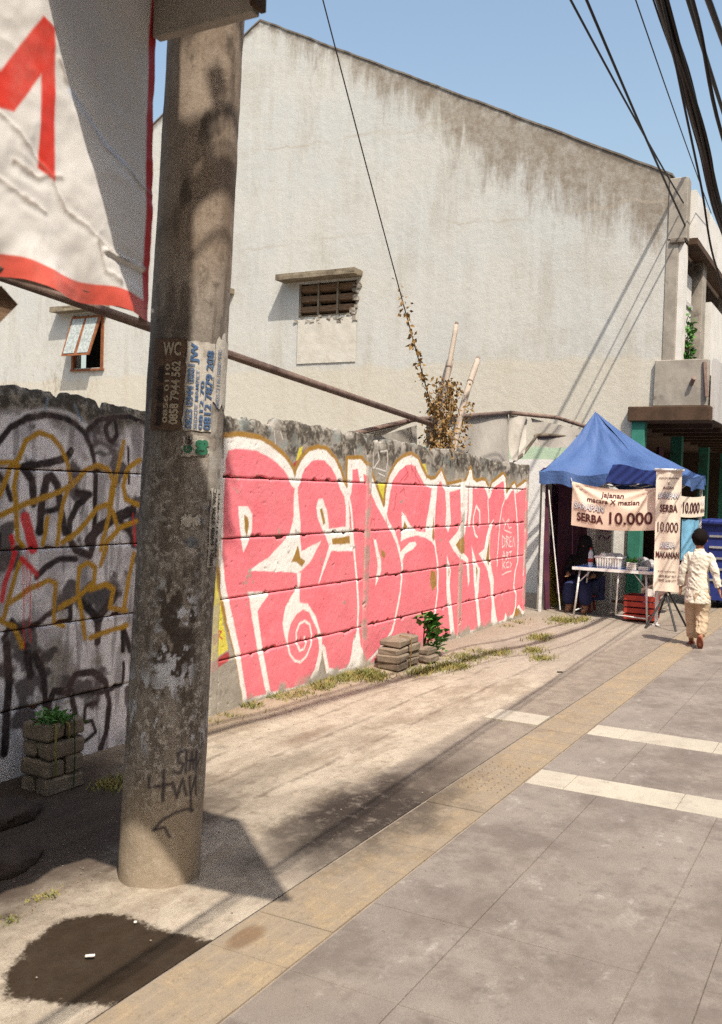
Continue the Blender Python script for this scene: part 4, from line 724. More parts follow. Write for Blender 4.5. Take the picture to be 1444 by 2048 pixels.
# creeper on the balcony
def leaf_mesh(name, L, W, mat, fold=.2):
    me = bpy.data.meshes.new(name); me.from_pydata([(0,0,0),(W/2,L*.35,fold*W),(W*.38,L*.7,fold*W*.6),(0,L,-.1*L),(-W*.38,L*.7,fold*W*.6),(-W/2,L*.35,fold*W),(0,L*.5,0)], [], [(0,1,6),(1,2,6),(2,3,6),(3,4,6),(4,5,6),(5,0,6)]); me.materials.append(mat); return me
def leaf_cloud(name, pts, L, W, mat, parent=None, spread=1., n=None, droop=0):
    V = []; F = []
    for p in pts:
        d = Vector((random.gauss(0,1), random.gauss(0,1), random.gauss(0,.8)-droop)).normalized(); s_ = random.uniform(.6,1.25)
        a = d.orthogonal().normalized(); a.rotate(Matrix.Rotation(random.uniform(0,6.28),3,d)); b = d.cross(a)*.15*W
        q = Vector(p); o = len(V); l = d*L*s_; w = a*W*.5*s_
        V += [q, q+l*.45+w+b, q+l, q+l*.45-w+b]; F += [(o,o+1,o+2),(o,o+2,o+3)]
    return mesh(name, V, F, mat, parent)
cr = empty('balcony_creeper', (14.8, 2.58, 3.6), 'green creeper hanging beside the white strip on the upper facade', 'plant')
cst = [[(14.82+.02*math.sin(k_), 2.58+.03*math.cos(k_*2), 3.62+.10*k_) for k_ in range(8)], [(14.76-.02*math.sin(k_), 2.57, 3.62+.07*k_) for k_ in range(8)]]
tubes('stem', [(c_, .006) for c_ in cst], MT['string'], cr); leaf_cloud('foliage', [Vector(random.choice(random.choice(cst)))+Vector((random.gauss(0,.05),random.gauss(-.03,.03),random.gauss(0,.05))) for _ in range(170)], .085, .06, MT['leaf'], cr)

# ================================================================== LEAN-TO, PIPE, BAMBOO, VINES
tube_o = tag(tube('long_pipe', [(3.3,4.05,2.66),(6.2,4.08,2.47),(8.95,4.05,2.275)], [.030,.032,.028], MT['rust'], n=10), 'long rusty pipe sloping down to the vine covered bamboo behind the wall', 'pipe')
lt = empty('tarp_lean_to', (11.5, 4.6, 0), 'sagging grey tarpaulin on poles behind the graffiti wall, left of the blue tent', 'tarpaulin')
tube('ridge_pole', [(7.45,4.15,2.08),(9.0,4.3,2.33),(12.5,4.5,2.70)], .026, MT['rust'], lt); tube('eave_pole', [(12.5,4.5,2.70),(13.4,4.1,2.70),(14.3,3.42,2.47)], .03, MT['rust'], lt)
def cloth(name, P00, P10, P11, P01, n, m, sagf, mat, parent=None):
    P00, P10, P11, P01 = map(Vector, (P00,P10,P11,P01)); G = np.zeros((m+1, n+1, 3))
    for i in range(m+1):
        for j in range(n+1):
            u, v = j/n, i/m; p = P00.lerp(P10,u).lerp(P01.lerp(P11,u),v); G[i,j] = p+Vector(sagf(u,v))
    return gridmesh(name, G, mat, parent, smooth=True)
cloth('sheet', (7.5,4.15,2.06),(9.1,4.32,2.32),(9.3,5.3,2.05),(7.7,5.2,1.9), 16, 10, lambda u,v:(0,0,-.10*math.sin(3.14*u)*math.sin(3.14*v)), MT['tarp'], lt)
cloth('sheet', (7.6,4.16,2.02),(9.1,4.30,2.28),(9.1,4.25,1.75),(7.6,4.15,1.7), 16, 8, lambda u,v:(.0,.04*math.sin(9*u)*v,0), MT['tarp'], lt)
cloth('sheet', (9.5,4.38,2.385),(12.5,4.52,2.695),(12.35,4.35,1.72),(9.5,4.3,1.8), 26, 12, lambda u,v:(0,.06*math.sin(13*u+2*v)*v,0), MT['tarp'], lt)
cloth('hanging_flap', (12.45,4.48,2.68),(12.95,4.34,2.64),(12.62,4.36,2.12),(12.40,4.4,2.05), 12, 12, lambda u,v:(0,.05*math.sin(8*u+3*v),-.05*math.sin(3.14*u)*v), MT['tarp'], lt)
cloth('hanging_flap', (12.95,4.34,2.66),(14.2,3.52,2.47),(13.9,3.7,2.42),(13.05,4.25,2.32), 18, 6, lambda u,v:(0,.02*math.sin(9*u),-.16*math.sin(3.14*u)*v*(1-u)), MT['tarp'], lt)
tube('hem', dense([(12.40,4.38,2.02),(12.62,4.34,2.12),(12.95,4.28,2.36),(13.05,4.25,2.42),(13.5,3.98,2.44),(13.9,3.7,2.47)], 5), [.012]*4+[.022]*8+[.03]*6+[.022]*8, MT['tarpdark'], lt)
vd = 0
BAM = [([(8.98,4.02,1.6),(9.10,4.03,2.35),(9.42,4.02,3.37)], .026, 'tallest thin bamboo pole rising from the dried vines'), ([(9.00,4.12,1.6),(9.20,4.13,2.35),(9.52,4.12,3.0)], .040, 'thick pale bamboo pole standing between the two thinner ones'), ([(9.40,4.06,1.6),(9.72,4.06,2.45),(10.16,4.06,3.10)], .034, 'bamboo pole leaning right with a tied notch at its tip')]
for pts, r_, lb in BAM:
    e = empty('bamboo_pole', pts[0], lb, 'bamboo pole', 'bamboo poles behind the wall'); dp = dense(pts, 6)
    tube('culm', dp, r_, MT['bamboo'], e, 10)
    for q in (4, 9): 
        a_, b_ = dp[q], dp[q+1]; d_ = (b_-a_).normalized(); tube('node_ring', [a_-d_*.008, a_+d_*.008], r_*1.13, MT['rust'], e, 10)
    tube('tip', [dp[-1]-(dp[-1]-dp[-2]).normalized()*.03, dp[-1]+(dp[-1]-dp[-2]).normalized()*.03], r_*.8, MT['rust'], e, 8)
vn = empty('dried_vine', (9.2, 4.05, 2.0), 'brown dried vine wrapped around the bamboo poles above the wall', 'vine')
vp = []
for k_ in range(1100):
    t_ = random.random()**1.3; base = Vector((9.05+.42*t_*random.random()+random.gauss(0,.10), 4.03+random.gauss(0,.07), 1.92+t_*.86)); vp.append(base)
for k_ in range(150): t_ = random.random(); vp.append(Vector((9.52+.3*t_+random.gauss(0,.06), 4.02+random.gauss(0,.05), 1.75+t_*.85)))
tag(leaf_cloud('leaf_mass', vp, .055, .03, MT['leafdry'], vn, droop=.8), kind='stuff')
tubes('tendril', [(dense([(9.0+random.gauss(.15,.12),4.0+random.gauss(0,.05),1.75+.18*k_+random.gauss(0,.05)) for k_ in range(6)],4), .005) for _ in range(12)], MT['leafdry'], vn, 5)
gw = empty('guy_wire', (8.9, 4.05, 2.5), 'thin wire with a dry creeper running up from the bamboo to the sky', 'wire')
gp = sag((8.92,4.05,2.45), (6.2,4.02,5.9), .04, 24); tube('strand', gp, .006, MT['wire'], gw, 6)
lp = []
for k_ in range(150):
    t_ = random.random()**2*.34; i_ = t_*24; q = gp[int(i_)].lerp(gp[int(i_)+1], i_ % 1); lp.append(q+Vector((random.gauss(-.01,.02),random.gauss(-.02,.02),random.gauss(-.03,.025))))
tag(leaf_cloud('leaf_mass', lp, .06, .04, MT['leafdry'], gw, droop=1.), kind='stuff')

# ================================================================== OVERHEAD CABLES
def cable(pts, r_, label, n=8): return tag(tube('overhead_cable', pts, r_, MT['cable'], n=n), label, 'cable', 'overhead cables')
def bundle(base, offs, label):
    e = empty('cable_bundle', base[0], label, 'cable', None)
    for i, (dy, dz, r_, s_) in enumerate(offs):
        pts = [Vector(p)+Vector((0, dy+.005*math.sin(k_*.4+i), dz+s_*math.sin(k_*.5+i*1.3))) for k_, p in enumerate(base)]
        tube('strand', pts, r_, MT['cable'], e, 7)
base = dense([(.5,1.15,5.35),(3.5,1.18,4.82),(5.68,1.2,4.45),(6.54,1.2,4.30),(7.3,1.2,4.13),(8.24,1.2,3.87),(11,1.2,3.75),(18,1.25,4.6)], 8)
bundle(base, [(0,0,.022,.002),(.016,.010,.016,.003),(-.016,.013,.016,.003),(.009,-.016,.013,.004),(.026,-.006,.011,.005),(-.025,-.007,.013,.004),(.0,.024,.014,.003),(-.012,-.026,.009,.006),(.045,.03,.006,.012)], 'thick black bundle of twisted cables at the upper right')
cable(dense([(.5,1.35,5.3),(4.2,1.2,4.86),(6.597,1.2,4.89),(8.066,1.2,4.50),(12,1.2,4.2),(18,1.2,4.7)], 8), .015, 'rightmost black cable, beside the thick bundle')
cable(dense([(.5,1.0,5.3),(4,1.12,4.75),(5.5,1.15,4.32),(6.35,1.17,4.06),(7.1,1.18,3.80),(7.9,1.18,3.42),(10,1.2,3.3),(18,1.2,4.4)], 8), .008, 'slack thin cable drooping left of the thick bundle')
cable(sag((2,2.3,6.0), (14.3,2.62,5.85), .12, 24), .011, 'leftmost thin wire crossing the sky to the stained wall corner')
cable(sag((2.5,2.2,6.45), (14.44,2.60,5.54), .10, 24), .014, 'wire from the sky to the bracket under the pilaster cap')
cable(sag((3.0,1.9,6.6), (15.5,2.42,6.0), .10, 24), .007, 'faint thin wire between the corner wires and the bundle')
cable(sag((2,2.05,8.2), (24,2.25,7.0), .35, 30), .028, 'heavy cable passing high in front of the facade')
cable(sag((-2,.50,2.95), (22,.85,4.9), .10, 30), .012, 'low street cable beyond the right edge')
cable(sag((-2,.30,3.3), (22,.6,5.2), .08, 30), .008, 'second low street cable beyond the right edge')

# ================================================================== STALL
tn = empty('market_tent', (12.2, 3.1, 0), 'small blue pop up tent with white legs at the end of the graffiti wall', 'tent')
FL, FR_, BR, BL = (12.15,3.86), (12.15,2.36), (13.65,2.12), (14.05,3.84); PK = Vector((12.95,3.43,2.74)); ZE = 1.905
for (x_, y_), dx in ((FL,.0),(FR_,0),(BR,0),(BL,0)):
    lg = box('leg', x_-.018, x_+.018, y_-.018, y_+.018, 0, 1.83, MT['steel'], tn, .003); box('foot', x_-.04, x_+.04, y_-.04, y_+.04, 0, .012, MT['steel'], lg)
cor = [Vector((*FL,ZE)), Vector((*FR_,ZE)), Vector((*BR,ZE)), Vector((*BL,ZE))]; cor[0] += Vector((-.03,.06,-.01)); cor[1] += Vector((-.03,-.04,.0)); cor[2] += Vector((.05,-.03,0))
for i in range(4):
    a_, b_ = cor[i], cor[(i+1) % 4]; nn, mm = 26, 18; G = np.zeros((mm+1, nn+1, 3)); out = ((a_+b_)/2-PK); out.z = 0; out.normalize()
    for r_ in range(mm+1):
        v = r_/mm
        for c_ in range(nn+1):
            u = c_/nn; e_ = a_.lerp(b_, u); p_ = PK.lerp(e_, v); s_ = math.sin(math.pi*v)*.16+math.sin(math.pi*u)*.06*v
            w_ = .016*math.sin(u*17+v*5+i)*v+.05*(fbm(np.array([u*5+i*9]), np.array([v*3.]), 1.8, 3)[0]-.5)*min(1,v*3)
            G[r_, c_] = p_-Vector((0,0,s_*.62))+out*w_+Vector((0,0,w_))
    top = gridmesh('canopy_panel', G, MT['tent'], tn, smooth=True)
    G2 = np.zeros((7, nn+1, 3))
    for r_ in range(7):
        for c_ in range(nn+1):
            u = c_/nn; q = Vector(G[-1, c_])+out*(.014+.035*math.sin(u*23+i+2*math.sin(u*5))*r_/6)*.8-Vector((0,0,(.15+.03*math.sin(u*7+i*2)+.012*math.sin(u*29))*r_/6)); G2[r_, c_] = q
    gridmesh('valance', G2, MT['tent'], tn, smooth=True)
fbars = []
for i in range(4):
    a_, b_ = Vector((*(FL,FR_,BR,BL)[i], 1.78)), Vector((*(FL,FR_,BR,BL)[(i+1) % 4], 1.78)); k_ = 4
    for j in range(k_):
        p_, q = a_.lerp(b_, j/k_), a_.lerp(b_, (j+1)/k_); fbars += [([p_-Vector((0,0,.05)), q+Vector((0,0,.05))], .009), ([p_+Vector((0,0,.05)), q-Vector((0,0,.05))], .009)]
tubes('scissor_frame', fbars, MT['steel'], tn)
cloth('rolled_curtain', (12.075,2.95,1.99),(12.07,2.36,1.925),(12.06,2.37,1.735),(12.06,3.02,1.775), 30, 8, lambda u,v:(-.012+.014*math.sin(34*u+9*v),0,.018*math.sin(7*u+3*v)), MT['tent2'], tn)
cloth('side_curtain', (12.20,3.90,1.80),(12.24,3.84,1.78),(12.40,3.80,.05),(12.34,3.86,.05), 6, 20, lambda u,v:(.01*math.sin(20*v),0,0), MT['maroon'], tn)
cloth('back_curtain', (12.6,3.80,1.75),(14.02,3.80,1.75),(14.0,3.78,.1),(12.6,3.78,.25), 20, 10, lambda u,v:(0,.03*math.sin(18*u),0), MT['maroon'], tn)
tube('guy_rope', [(12.10,3.78,1.65),(12.12,3.70,1.0),(12.2,3.60,.08)], .008, MT['steel'], tn, 6)
# hanging price banner
def banner_pt(u, v, off=0):
    y = 3.455-1.08*u; top = 1.766-.05*u-.06*math.sin(math.pi*u); bot = 1.204-.014*u-.035*math.sin(math.pi*u)
    z = bot+(top-bot)*v; c_ = abs(math.sin(math.atan2(1-v+.02, u+.02)*5))*.014*math.exp(-u*1.2)+abs(math.sin(math.atan2(1-v+.02, 1.02-u)*6))*.014*math.exp(-(1-u)*1.5)
    return (12.03-off-.04*math.sin(math.pi*u)*math.sin(math.pi*v)+c_*2, y, z)
def sheet(name, fn, n, m, mat, parent):
    return gridmesh(name, np.array([[fn(j/n, i/m) for j in range(n+1)] for i in range(m+1)]), mat, parent, smooth=True)
pbn = empty('price_banner', (12.05, 2.9, 1.2), 'peach banner reading SARAPAN SERBA 10.000 hung across the tent front', 'banner')
sheet('cloth', banner_pt, 44, 24, MT['bannercloth'], pbn)
bf = lambda o: (lambda u, v: banner_pt(u, v, o))
for s_, u0, u1, v0, v1, m_, b_ in (('jajanan',.36,.62,.74,.90,'ink_maroon',.02),('macara X mazian',.19,.80,.62,.74,'ink_maroon',.02),('SARAPAN',.03,.40,.40,.57,'ink_outline',.06),('SERBA',.07,.39,.13,.33,'ink_maroon',.03),('10.000',.46,.95,.14,.44,'ink_maroon',.02)):
    text_on('print', s_, bf(.006), u0, u1, v0, v1, MT[m_], pbn, b_)
text_on('print', 'SARAPAN', bf(.010), .037, .393, .412, .558, MT['ink_white'], pbn, .01)
tubes('tie', [([(12.05,3.46,1.766),(12.12,3.50,1.83)],.004), ([(12.05,2.375,1.716),(12.12,2.365,1.80)],.004)], MT['steel'], pbn)
sbn = empty('side_banner', (13.1, 2.2, 1.35), 'cream banner with cut off price hung on the street side of the tent', 'banner')
sb = lambda o: (lambda u, v: (12.62+1.0*u, 2.27-.185*u-.02-o, 1.36+.27*v-.02*math.sin(3.1*u)))
sheet('cloth', sb(0), 20, 8, MT['rollcloth'], sbn)
text_on('print', '10.000', sb(.008), .20, .80, .2, .75, MT['ink_maroon'], sbn, .02); text_on('print', 'MAKAN', sb(.008), .84, .98, .2, .42, MT['ink_maroon'], sbn, .02); text_on('print', 'ANEKA', sb(.008), .84, .98, .58, .85, MT['ink_white'], sbn, .02)
rb = empty('standing_banner', (11.97, 2.2, 0), 'tall narrow cream banner stand reading SERBA and MAKANAN beside the table', 'banner stand')
rf = lambda o: (lambda u, v: (11.95-o+.012*math.sin(5*v+2*u)+.01*math.sin(9*u), 2.385-.02*v*0-.30*u-.012*(1-v), .45+1.475*v))
sheet('cloth', rf(0), 12, 40, MT['rollcloth'], rb); tube('top_bar', [(11.94,2.405,1.935),(11.94,2.055,1.93)], .016, MT['steel'], rb)
RT = [('JAJANAN MACARA',.1,.9,.925,.945,'ink_maroon',.01),('X',.45,.55,.885,.905,'ink_maroon',.01),('MAZIAN',.3,.7,.845,.868,'ink_maroon',.01),('SARAPAN',.10,.90,.765,.82,'ink_outline',.07),('SERBA',.18,.88,.655,.72,'ink_maroon',.03),('10.000',.10,.92,.49,.575,'ink_maroon',.01),('ANEKA',.20,.82,.355,.41,'ink_outline',.07),('MAKANAN',.06,.98,.275,.33,'ink_maroon',.03),('JUAL SARAPAN',.15,.85,.155,.172,'ink_maroon',.01),('0895 8507 957',.2,.88,.115,.135,'ink_maroon',.01),('0895 2628 577',.2,.88,.08,.10,'ink_maroon',.01)]
for s_, u0, u1, v0, v1, m_, b_ in RT: text_on('print', s_, rf(.006), u0, u1, v0, v1, MT[m_], rb, b_)
for s_, u0, u1, v0, v1 in (('SARAPAN',.115,.885,.77,.815),('ANEKA',.215,.805,.36,.405)): text_on('print', s_, rf(.010), u0, u1, v0, v1, MT['ink_white'], rb, .01)
tube('mast', [(12.02,2.23,.30),(11.99,2.23,1.93)], .012, MT['steelgrey'], rb)
for a_, b_ in (((12.02,2.23,.42),(11.75,2.05,.0)), ((12.02,2.23,.42),(12.30,2.40,.0)), ((12.02,2.23,.42),(11.80,2.42,.0)), ((12.02,2.23,.50),(12.28,2.02,.0))): tube('leg', [a_, b_], .013, MT['black'], rb, 6)
# folding table and what stands on it
tb = empty('folding_table', (12.39, 2.9, 0), 'folding table with blue top and white legs under the tent banner', 'table')
box('top', 12.17, 12.69, 2.42, 3.44, .645, .662, MT['tabletop'], tb, .004)
for x_ in (12.162, 12.69): box('edge_rail', x_, x_+.012, 2.41, 3.45, .625, .664, MT['steel'], tb)
for y_ in (2.52, 3.36):
    for x_ in (12.22, 12.64): tube('leg', [(x_, y_, .645),(x_+(.02 if x_ > 12.39 else -.02), y_+(.06 if y_ > 3 else -.04), .0)], .013, MT['steel'], tb)
    tube('cross_bar', [(12.205, y_+(.06 if y_ > 3 else -.04)*.85, .09),(12.655, y_+(.06 if y_ > 3 else -.04)*.85, .09)], .009, MT['steel'], tb)
for y_, dy in ((3.36,-.16),(2.52,.16)): tube('brace', [(12.21,y_+.01,.46),(12.21,y_+dy,.64)], .007, MT['steel'], tb)
tube('leg', [(12.21,2.86,.645),(12.21,2.88,.08)], .011, MT['steel'], tb); tube('cross_bar', [(12.21,2.88,.08),(12.21,2.49,.06)], .009, MT['steel'], tb)
tub = empty('plastic_tub', (12.31, 3.0, .664), 'white ribbed plastic tub of wrapped food on the table', 'tub')
bm = bmesh.new(); bm_box(bm, 12.22, 12.45, 2.83, 3.17, .664, .80)
for v in bm.verts:
    if v.co.z < .7: v.co.x += (.02 if v.co.x < 12.29 else -.02); v.co.y += (.02 if v.co.y < 3 else -.02)
from_bm('tub_wall', bm, MT['tub'], tub); box('rim', 12.208, 12.462, 2.82, 3.18, .795, .818, MT['tub'], tub, .004)
for i in range(9): box('rib', 12.212, 12.224, 2.865+i*.033, 2.878+i*.033, .69, .793, MT['foam'], tub)
for i in range(7): bm = bmesh.new(); r_ = bmesh.ops.create_icosphere(bm, subdivisions=2, radius=.05); bmesh.ops.translate(bm, verts=r_['verts'], vec=(12.31+random.uniform(-.05,.06), 2.88+i*.04, .815)); from_bm('food_packet', bm, MT['foam' if i % 2 else 'bag'], tub, True)
def lathe(name, c_, prof, mat, parent=None, n=14):
    V = []; F = []
    for r_, z in prof:
        for k_ in range(n): a = 2*math.pi*k_/n; V.append((c_[0]+r_*math.cos(a), c_[1]+r_*math.sin(a), c_[2]+z))
    for i in range(len(prof)-1):
        for k_ in range(n): F.append((i*n+k_, i*n+(k_+1) % n, (i+1)*n+(k_+1) % n, (i+1)*n+k_))
    F += [tuple(range(n-1,-1,-1)), tuple(range((len(prof)-1)*n, len(prof)*n))]
    return mesh(name, V, F, mat, parent, True)
bo = empty('water_bottle', (12.29, 3.245, .664), 'tall plastic bottle with red cap at the left end of the table', 'bottle')
lathe('body', (12.29,3.245,.664), [(.030,0),(.034,.01),(.034,.08),(.031,.09),(.034,.10),(.034,.16),(.028,.19),(.014,.215),(.014,.225)], MT['bottle'], bo); lathe('cap', (12.29,3.245,.889), [(.017,0),(.017,.025)], MT['red'], bo); lathe('sleeve', (12.29,3.245,.724), [(.0355,0),(.0355,.05)], MT['red'], bo)
FB = [(12.25,2.70,0,'lower left foam food box on the table'),(12.25,2.70,1,'foam food box stacked on the left box'),(12.27,2.56,0,'foam food box at the right end of the table')]
for x_, y_, l_, lb in FB:
    e = empty('food_box', (x_,y_,.664+.045*l_), lb, 'food box', 'foam food boxes on the table'); z = .6645+.047*l_; box('tray', x_-.06, x_+.06, y_-.062, y_+.062, z, z+.028, MT['foam'], e, .004); box('lid', x_-.062, x_+.062, y_-.064, y_+.064, z+.029, z+.046, MT['foam'], e, .006)
e = empty('vegetable_bunch', (12.31,2.70,.76), 'bunch of green leaves lying on the foam boxes', 'vegetables'); leaf_cloud('leaves', [Vector((12.29+random.gauss(0,.02), 2.70+random.gauss(0,.025), .765+abs(random.gauss(0,.012)))) for _ in range(70)], .05, .03, MT['green'], e)
e = empty('plastic_bag', (12.44,2.55,.664), 'crumpled grey plastic bags heaped at the right of the table', 'bag')
for k_, (bx_, by_, bz_, br_) in enumerate(((12.39,2.50,.73,.09),(12.47,2.62,.74,.10),(12.51,2.48,.72,.08))):
    bm = bmesh.new(); r_ = bmesh.ops.create_icosphere(bm, subdivisions=3, radius=br_)
    for v in bm.verts: v.co *= 1+.5*(fbm(np.array([v.co.x*30+k_*9]), np.array([v.co.y*30+v.co.z*20]), 1, 2)[0]-.5); v.co.z = max(v.co.z*.8, -.055)
    bmesh.ops.translate(bm, verts=bm.verts, vec=(bx_,by_,bz_)); from_bm('bag_body', bm, MT['bag'], e)
ct = empty('red_crate', (12.49,2.6,0), 'red plastic crate under the right side of the table', 'crate')
for z in (.03,.11,.19,.27): 
    box('slat', 12.31, 12.325, 2.42, 2.80, z, z+.06, MT['red'], ct); box('slat', 12.33, 12.67, 2.80, 2.815, z, z+.06, MT['red'], ct); box('slat', 12.655, 12.67, 2.42, 2.798, z, z+.06, MT['red'], ct); box('slat', 12.33, 12.654, 2.42, 2.435, z, z+.06, MT['red'], ct)
box('base', 12.326, 12.654, 2.436, 2.799, .02, .035, MT['red'], ct)
lathe('bundle', (12.49,2.61,.05), [(.08,0),(.12,.08),(.12,.18),(.07,.26),(.02,.30)], MT['maroon'], ct)
e = empty('paper_sack', (12.49,2.55,.35), 'white tag paper standing in the crate under the table', 'paper'); mesh('sheet', [(12.39,2.55,.33),(12.39,2.45,.33),(12.4,2.47,.42),(12.4,2.53,.43)], [(0,1,2,3)], MT['foam'], e)
# painted pier seen through the stall
e = empty('white_pier', (14.2,3.35,0), 'white pier with a purple scribble seen under the price banner', 'pier'); box('pier_face', 14.08, 14.2, 3.42, 3.66, 0, 1.75, MT['white'], e)
MT['purpleink'] = plain('purple_spray', (.25,.03,.22), .8)
tubes('scribble', [(dense([(14.075,3.60-.05*k_+.02*math.sin(k_*2),1.25-.09*j+.03*math.cos(k_*3+j)) for k_ in range(4)],4), .006) for j in range(4)], MT['purpleink'], e, 5)
tag(cloth('blue_plastic_sheet', (12.85,2.22,1.32),(13.5,2.10,1.30),(13.5,2.10,.80),(12.85,2.22,.78), 10, 10, lambda u,v:(0,.02*math.sin(9*u),0), MT['ltblue']), 'sky blue plastic sheet hung behind the boy', 'plastic sheet')
bn = empty('blue_bin', (15.1,1.8,0), 'large navy blue waste container with ribbed side at the right edge', 'waste container')
bm = bmesh.new(); bm_box(bm, 14.55, 15.75, 1.15, 2.25, .12, 1.22)
for v in bm.verts:
    if v.co.z < .5: v.co.x += .08 if v.co.x < 15 else -.08; v.co.y += .06 if v.co.y < 1.7 else -.06
from_bm('tank', bm, MT['navy'], bn); box('lid', 14.50, 15.80, 1.10, 2.30, 1.222, 1.29, MT['navy'], bn, .02)
for z in (.40,.56,.72,.88,1.04): o_ = .08*(1.22-z)/1.1; box('rib', 14.535+o_, 14.553+o_, 1.30, 2.12, z, z+.03, MT['steelgrey'], bn)  # highlights on the navy ribs put in as a pale colour
for x_, y_ in ((14.75,1.3),(14.75,2.1),(15.55,1.3),(15.55,2.1)): bm = bmesh.new(); r_ = bmesh.ops.create_cone(bm, cap_ends=True, segments=14, radius1=.075, radius2=.075, depth=.05); bmesh.ops.rotate(bm, verts=r_['verts'], matrix=Matrix.Rotation(math.pi/2,3,'X')); bmesh.ops.translate(bm, verts=r_['verts'], vec=(x_,y_,.075)); from_bm('wheel', bm, MT['black'], bn)

# ================================================================== PEOPLE
def skin(name, J, E, mat, parent, origin, yaw=0, sub=2):
    me = bpy.data.meshes.new(name); me.from_pydata([j[0] for j in J], E, []); ob = bpy.data.objects.new(name, me); COL.objects.link(ob)
    md = ob.modifiers.new('skin', 'SKIN'); md.branch_smoothing = .4; md.use_smooth_shade = True
    for i, j in enumerate(J):
        r_ = j[1]; sv = me.skin_vertices[0].data[i]; sv.radius = r_ if isinstance(r_, tuple) else (r_, r_); sv.use_root = i == 0
    ss = ob.modifiers.new('sub', 'SUBSURF'); ss.levels = ss.render_levels = sub
    bpy.context.view_layer.update(); m2 = bpy.data.meshes.new_from_object(ob.evaluated_get(bpy.context.evaluated_depsgraph_get()))
    bpy.data.objects.remove(ob); bpy.data.meshes.remove(me)
    m2.transform(Matrix.Translation(origin) @ Matrix.Rotation(yaw, 4, 'Z')); m2.name = name; m2.materials.clear()
    return link(name, m2, mat, parent, True)
def hand(J, E, wrist, d, side, s=1.):
    # palm and five fingers growing from a wrist joint; d points down the hand, side points to the thumb
    d = Vector(d).normalized(); side = Vector(side).normalized(); w = Vector(J[wrist][0])
    J.append((tuple(w+d*.045*s), (.026*s,.014*s))); p = len(J)-1; E.append((wrist, p))
    for k_, (o_, L) in enumerate(((.022,.052),(.007,.060),(-.008,.055),(-.022,.042))):
        a = w+d*.075*s+side*o_*s; J.append((tuple(a), .0075*s)); J.append((tuple(a+d*L*.6*s), .0068*s)); J.append((tuple(a+d*L*s+Vector((.006,0,0))), .0058*s)); n_ = len(J); E.extend([(p,n_-3),(n_-3,n_-2),(n_-2,n_-1)])
    a = w+d*.03*s+side*.028*s; J.append((tuple(a), .009*s)); J.append((tuple(a+(d*.8+side*.5)*.035*s), .0075*s)); n_ = len(J); E.extend([(p,n_-2),(n_-2,n_-1)])
boy = empty('person', (10.68,1.66,0), 'boy in white long sleeved tunic and cream trousers walking away, one heel raised', 'person')
O = Vector((10.68,1.655,0))
J = [((0,0,.62),(.08,.07)),((.01,0,.78),(.07,.06)),((.015,0,.93),(.085,.060)),((.01,0,1.015),(.05,.045)),((.015,0,1.055),(.036,.036)),((.025,0,1.115),(.058,.066)),((.03,0,1.175),(.072,.080)),((.02,0,1.235),(.052,.06)),
 ((.01,.100,.972),.030),((-.006,.160,.815),.026),((.030,.180,.645),.021),((.01,-.100,.972),.030),((-.05,-.178,.82),.026),((-.036,-.219,.655),.021),
 ((0,.07,.60),.070),((.10,.075,.345),.047),((.14,.072,.075),.030),((.20,.075,.032),.026),((.26,.078,.022),.020),
 ((0,-.07,.60),.070),((.03,-.068,.345),.047),((-.115,-.062,.125),.030),((-.125,-.062,.07),.027),((-.07,-.062,.024),.022)]
E = [(0,1),(1,2),(2,3),(3,4),(4,5),(5,6),(6,7),(2,8),(8,9),(9,10),(2,11),(11,12),(12,13),(0,14),(14,15),(15,16),(16,17),(17,18),(0,19),(19,20),(20,21),(21,22),(22,23)]
hand(J, E, 10, (.12,.05,-1), (1,-.2,.1), .85); hand(J, E, 13, (.1,-.25,-1), (1,.1,.1), .85)
skin('body', J, E, MT['skin'], boy, O)
for s_ in (-1,1):
    bm = bmesh.new(); r_ = bmesh.ops.create_icosphere(bm, subdivisions=2, radius=.02); bmesh.ops.scale(bm, verts=bm.verts, vec=(.6,.35,1.2)); bmesh.ops.translate(bm, verts=bm.verts, vec=O+Vector((.02,.073*s_,1.155))); from_bm('ear', bm, MT['skin'], boy, True)
bm = bmesh.new(); bmesh.ops.create_uvsphere(bm, u_segments=32, v_segments=22, radius=1)
for v in list(bm.verts):
    if v.co.z < (-.80 if v.co.x < .1 else .15 if v.co.x > .45 else -.45): bm.verts.remove(v)
for v in bm.verts:
    n_ = 1+.22*(fbm(np.array([v.co.x*6+3]), np.array([v.co.y*6+v.co.z*4]), 2, 5)[0]-.5)
    tp = 1-.22*max(0, -v.co.z)
    v.co = Vector((v.co.x*.094*n_*tp, v.co.y*.083*n_*tp, v.co.z*.103*n_))+O+Vector((.016,0,1.172))
from_bm('hair', bm, MT['hair'], boy, True)
def loft(rings, n=28):
    V = []; F = []
    for (cx_, cy_, cz_, rx_, ry_) in rings:
        for k_ in range(n): a_ = 2*math.pi*k_/n; V.append(Vector((cx_+rx_*math.cos(a_), cy_+ry_*math.sin(a_), cz_)))
    for i in range(len(rings)-1):
        for k_ in range(n): F.append((i*n+k_, i*n+(k_+1) % n, (i+1)*n+(k_+1) % n, (i+1)*n+k_))
    F += [tuple(range(n-1,-1,-1)), tuple(range((len(rings)-1)*n, len(rings)*n))]
    return V, F
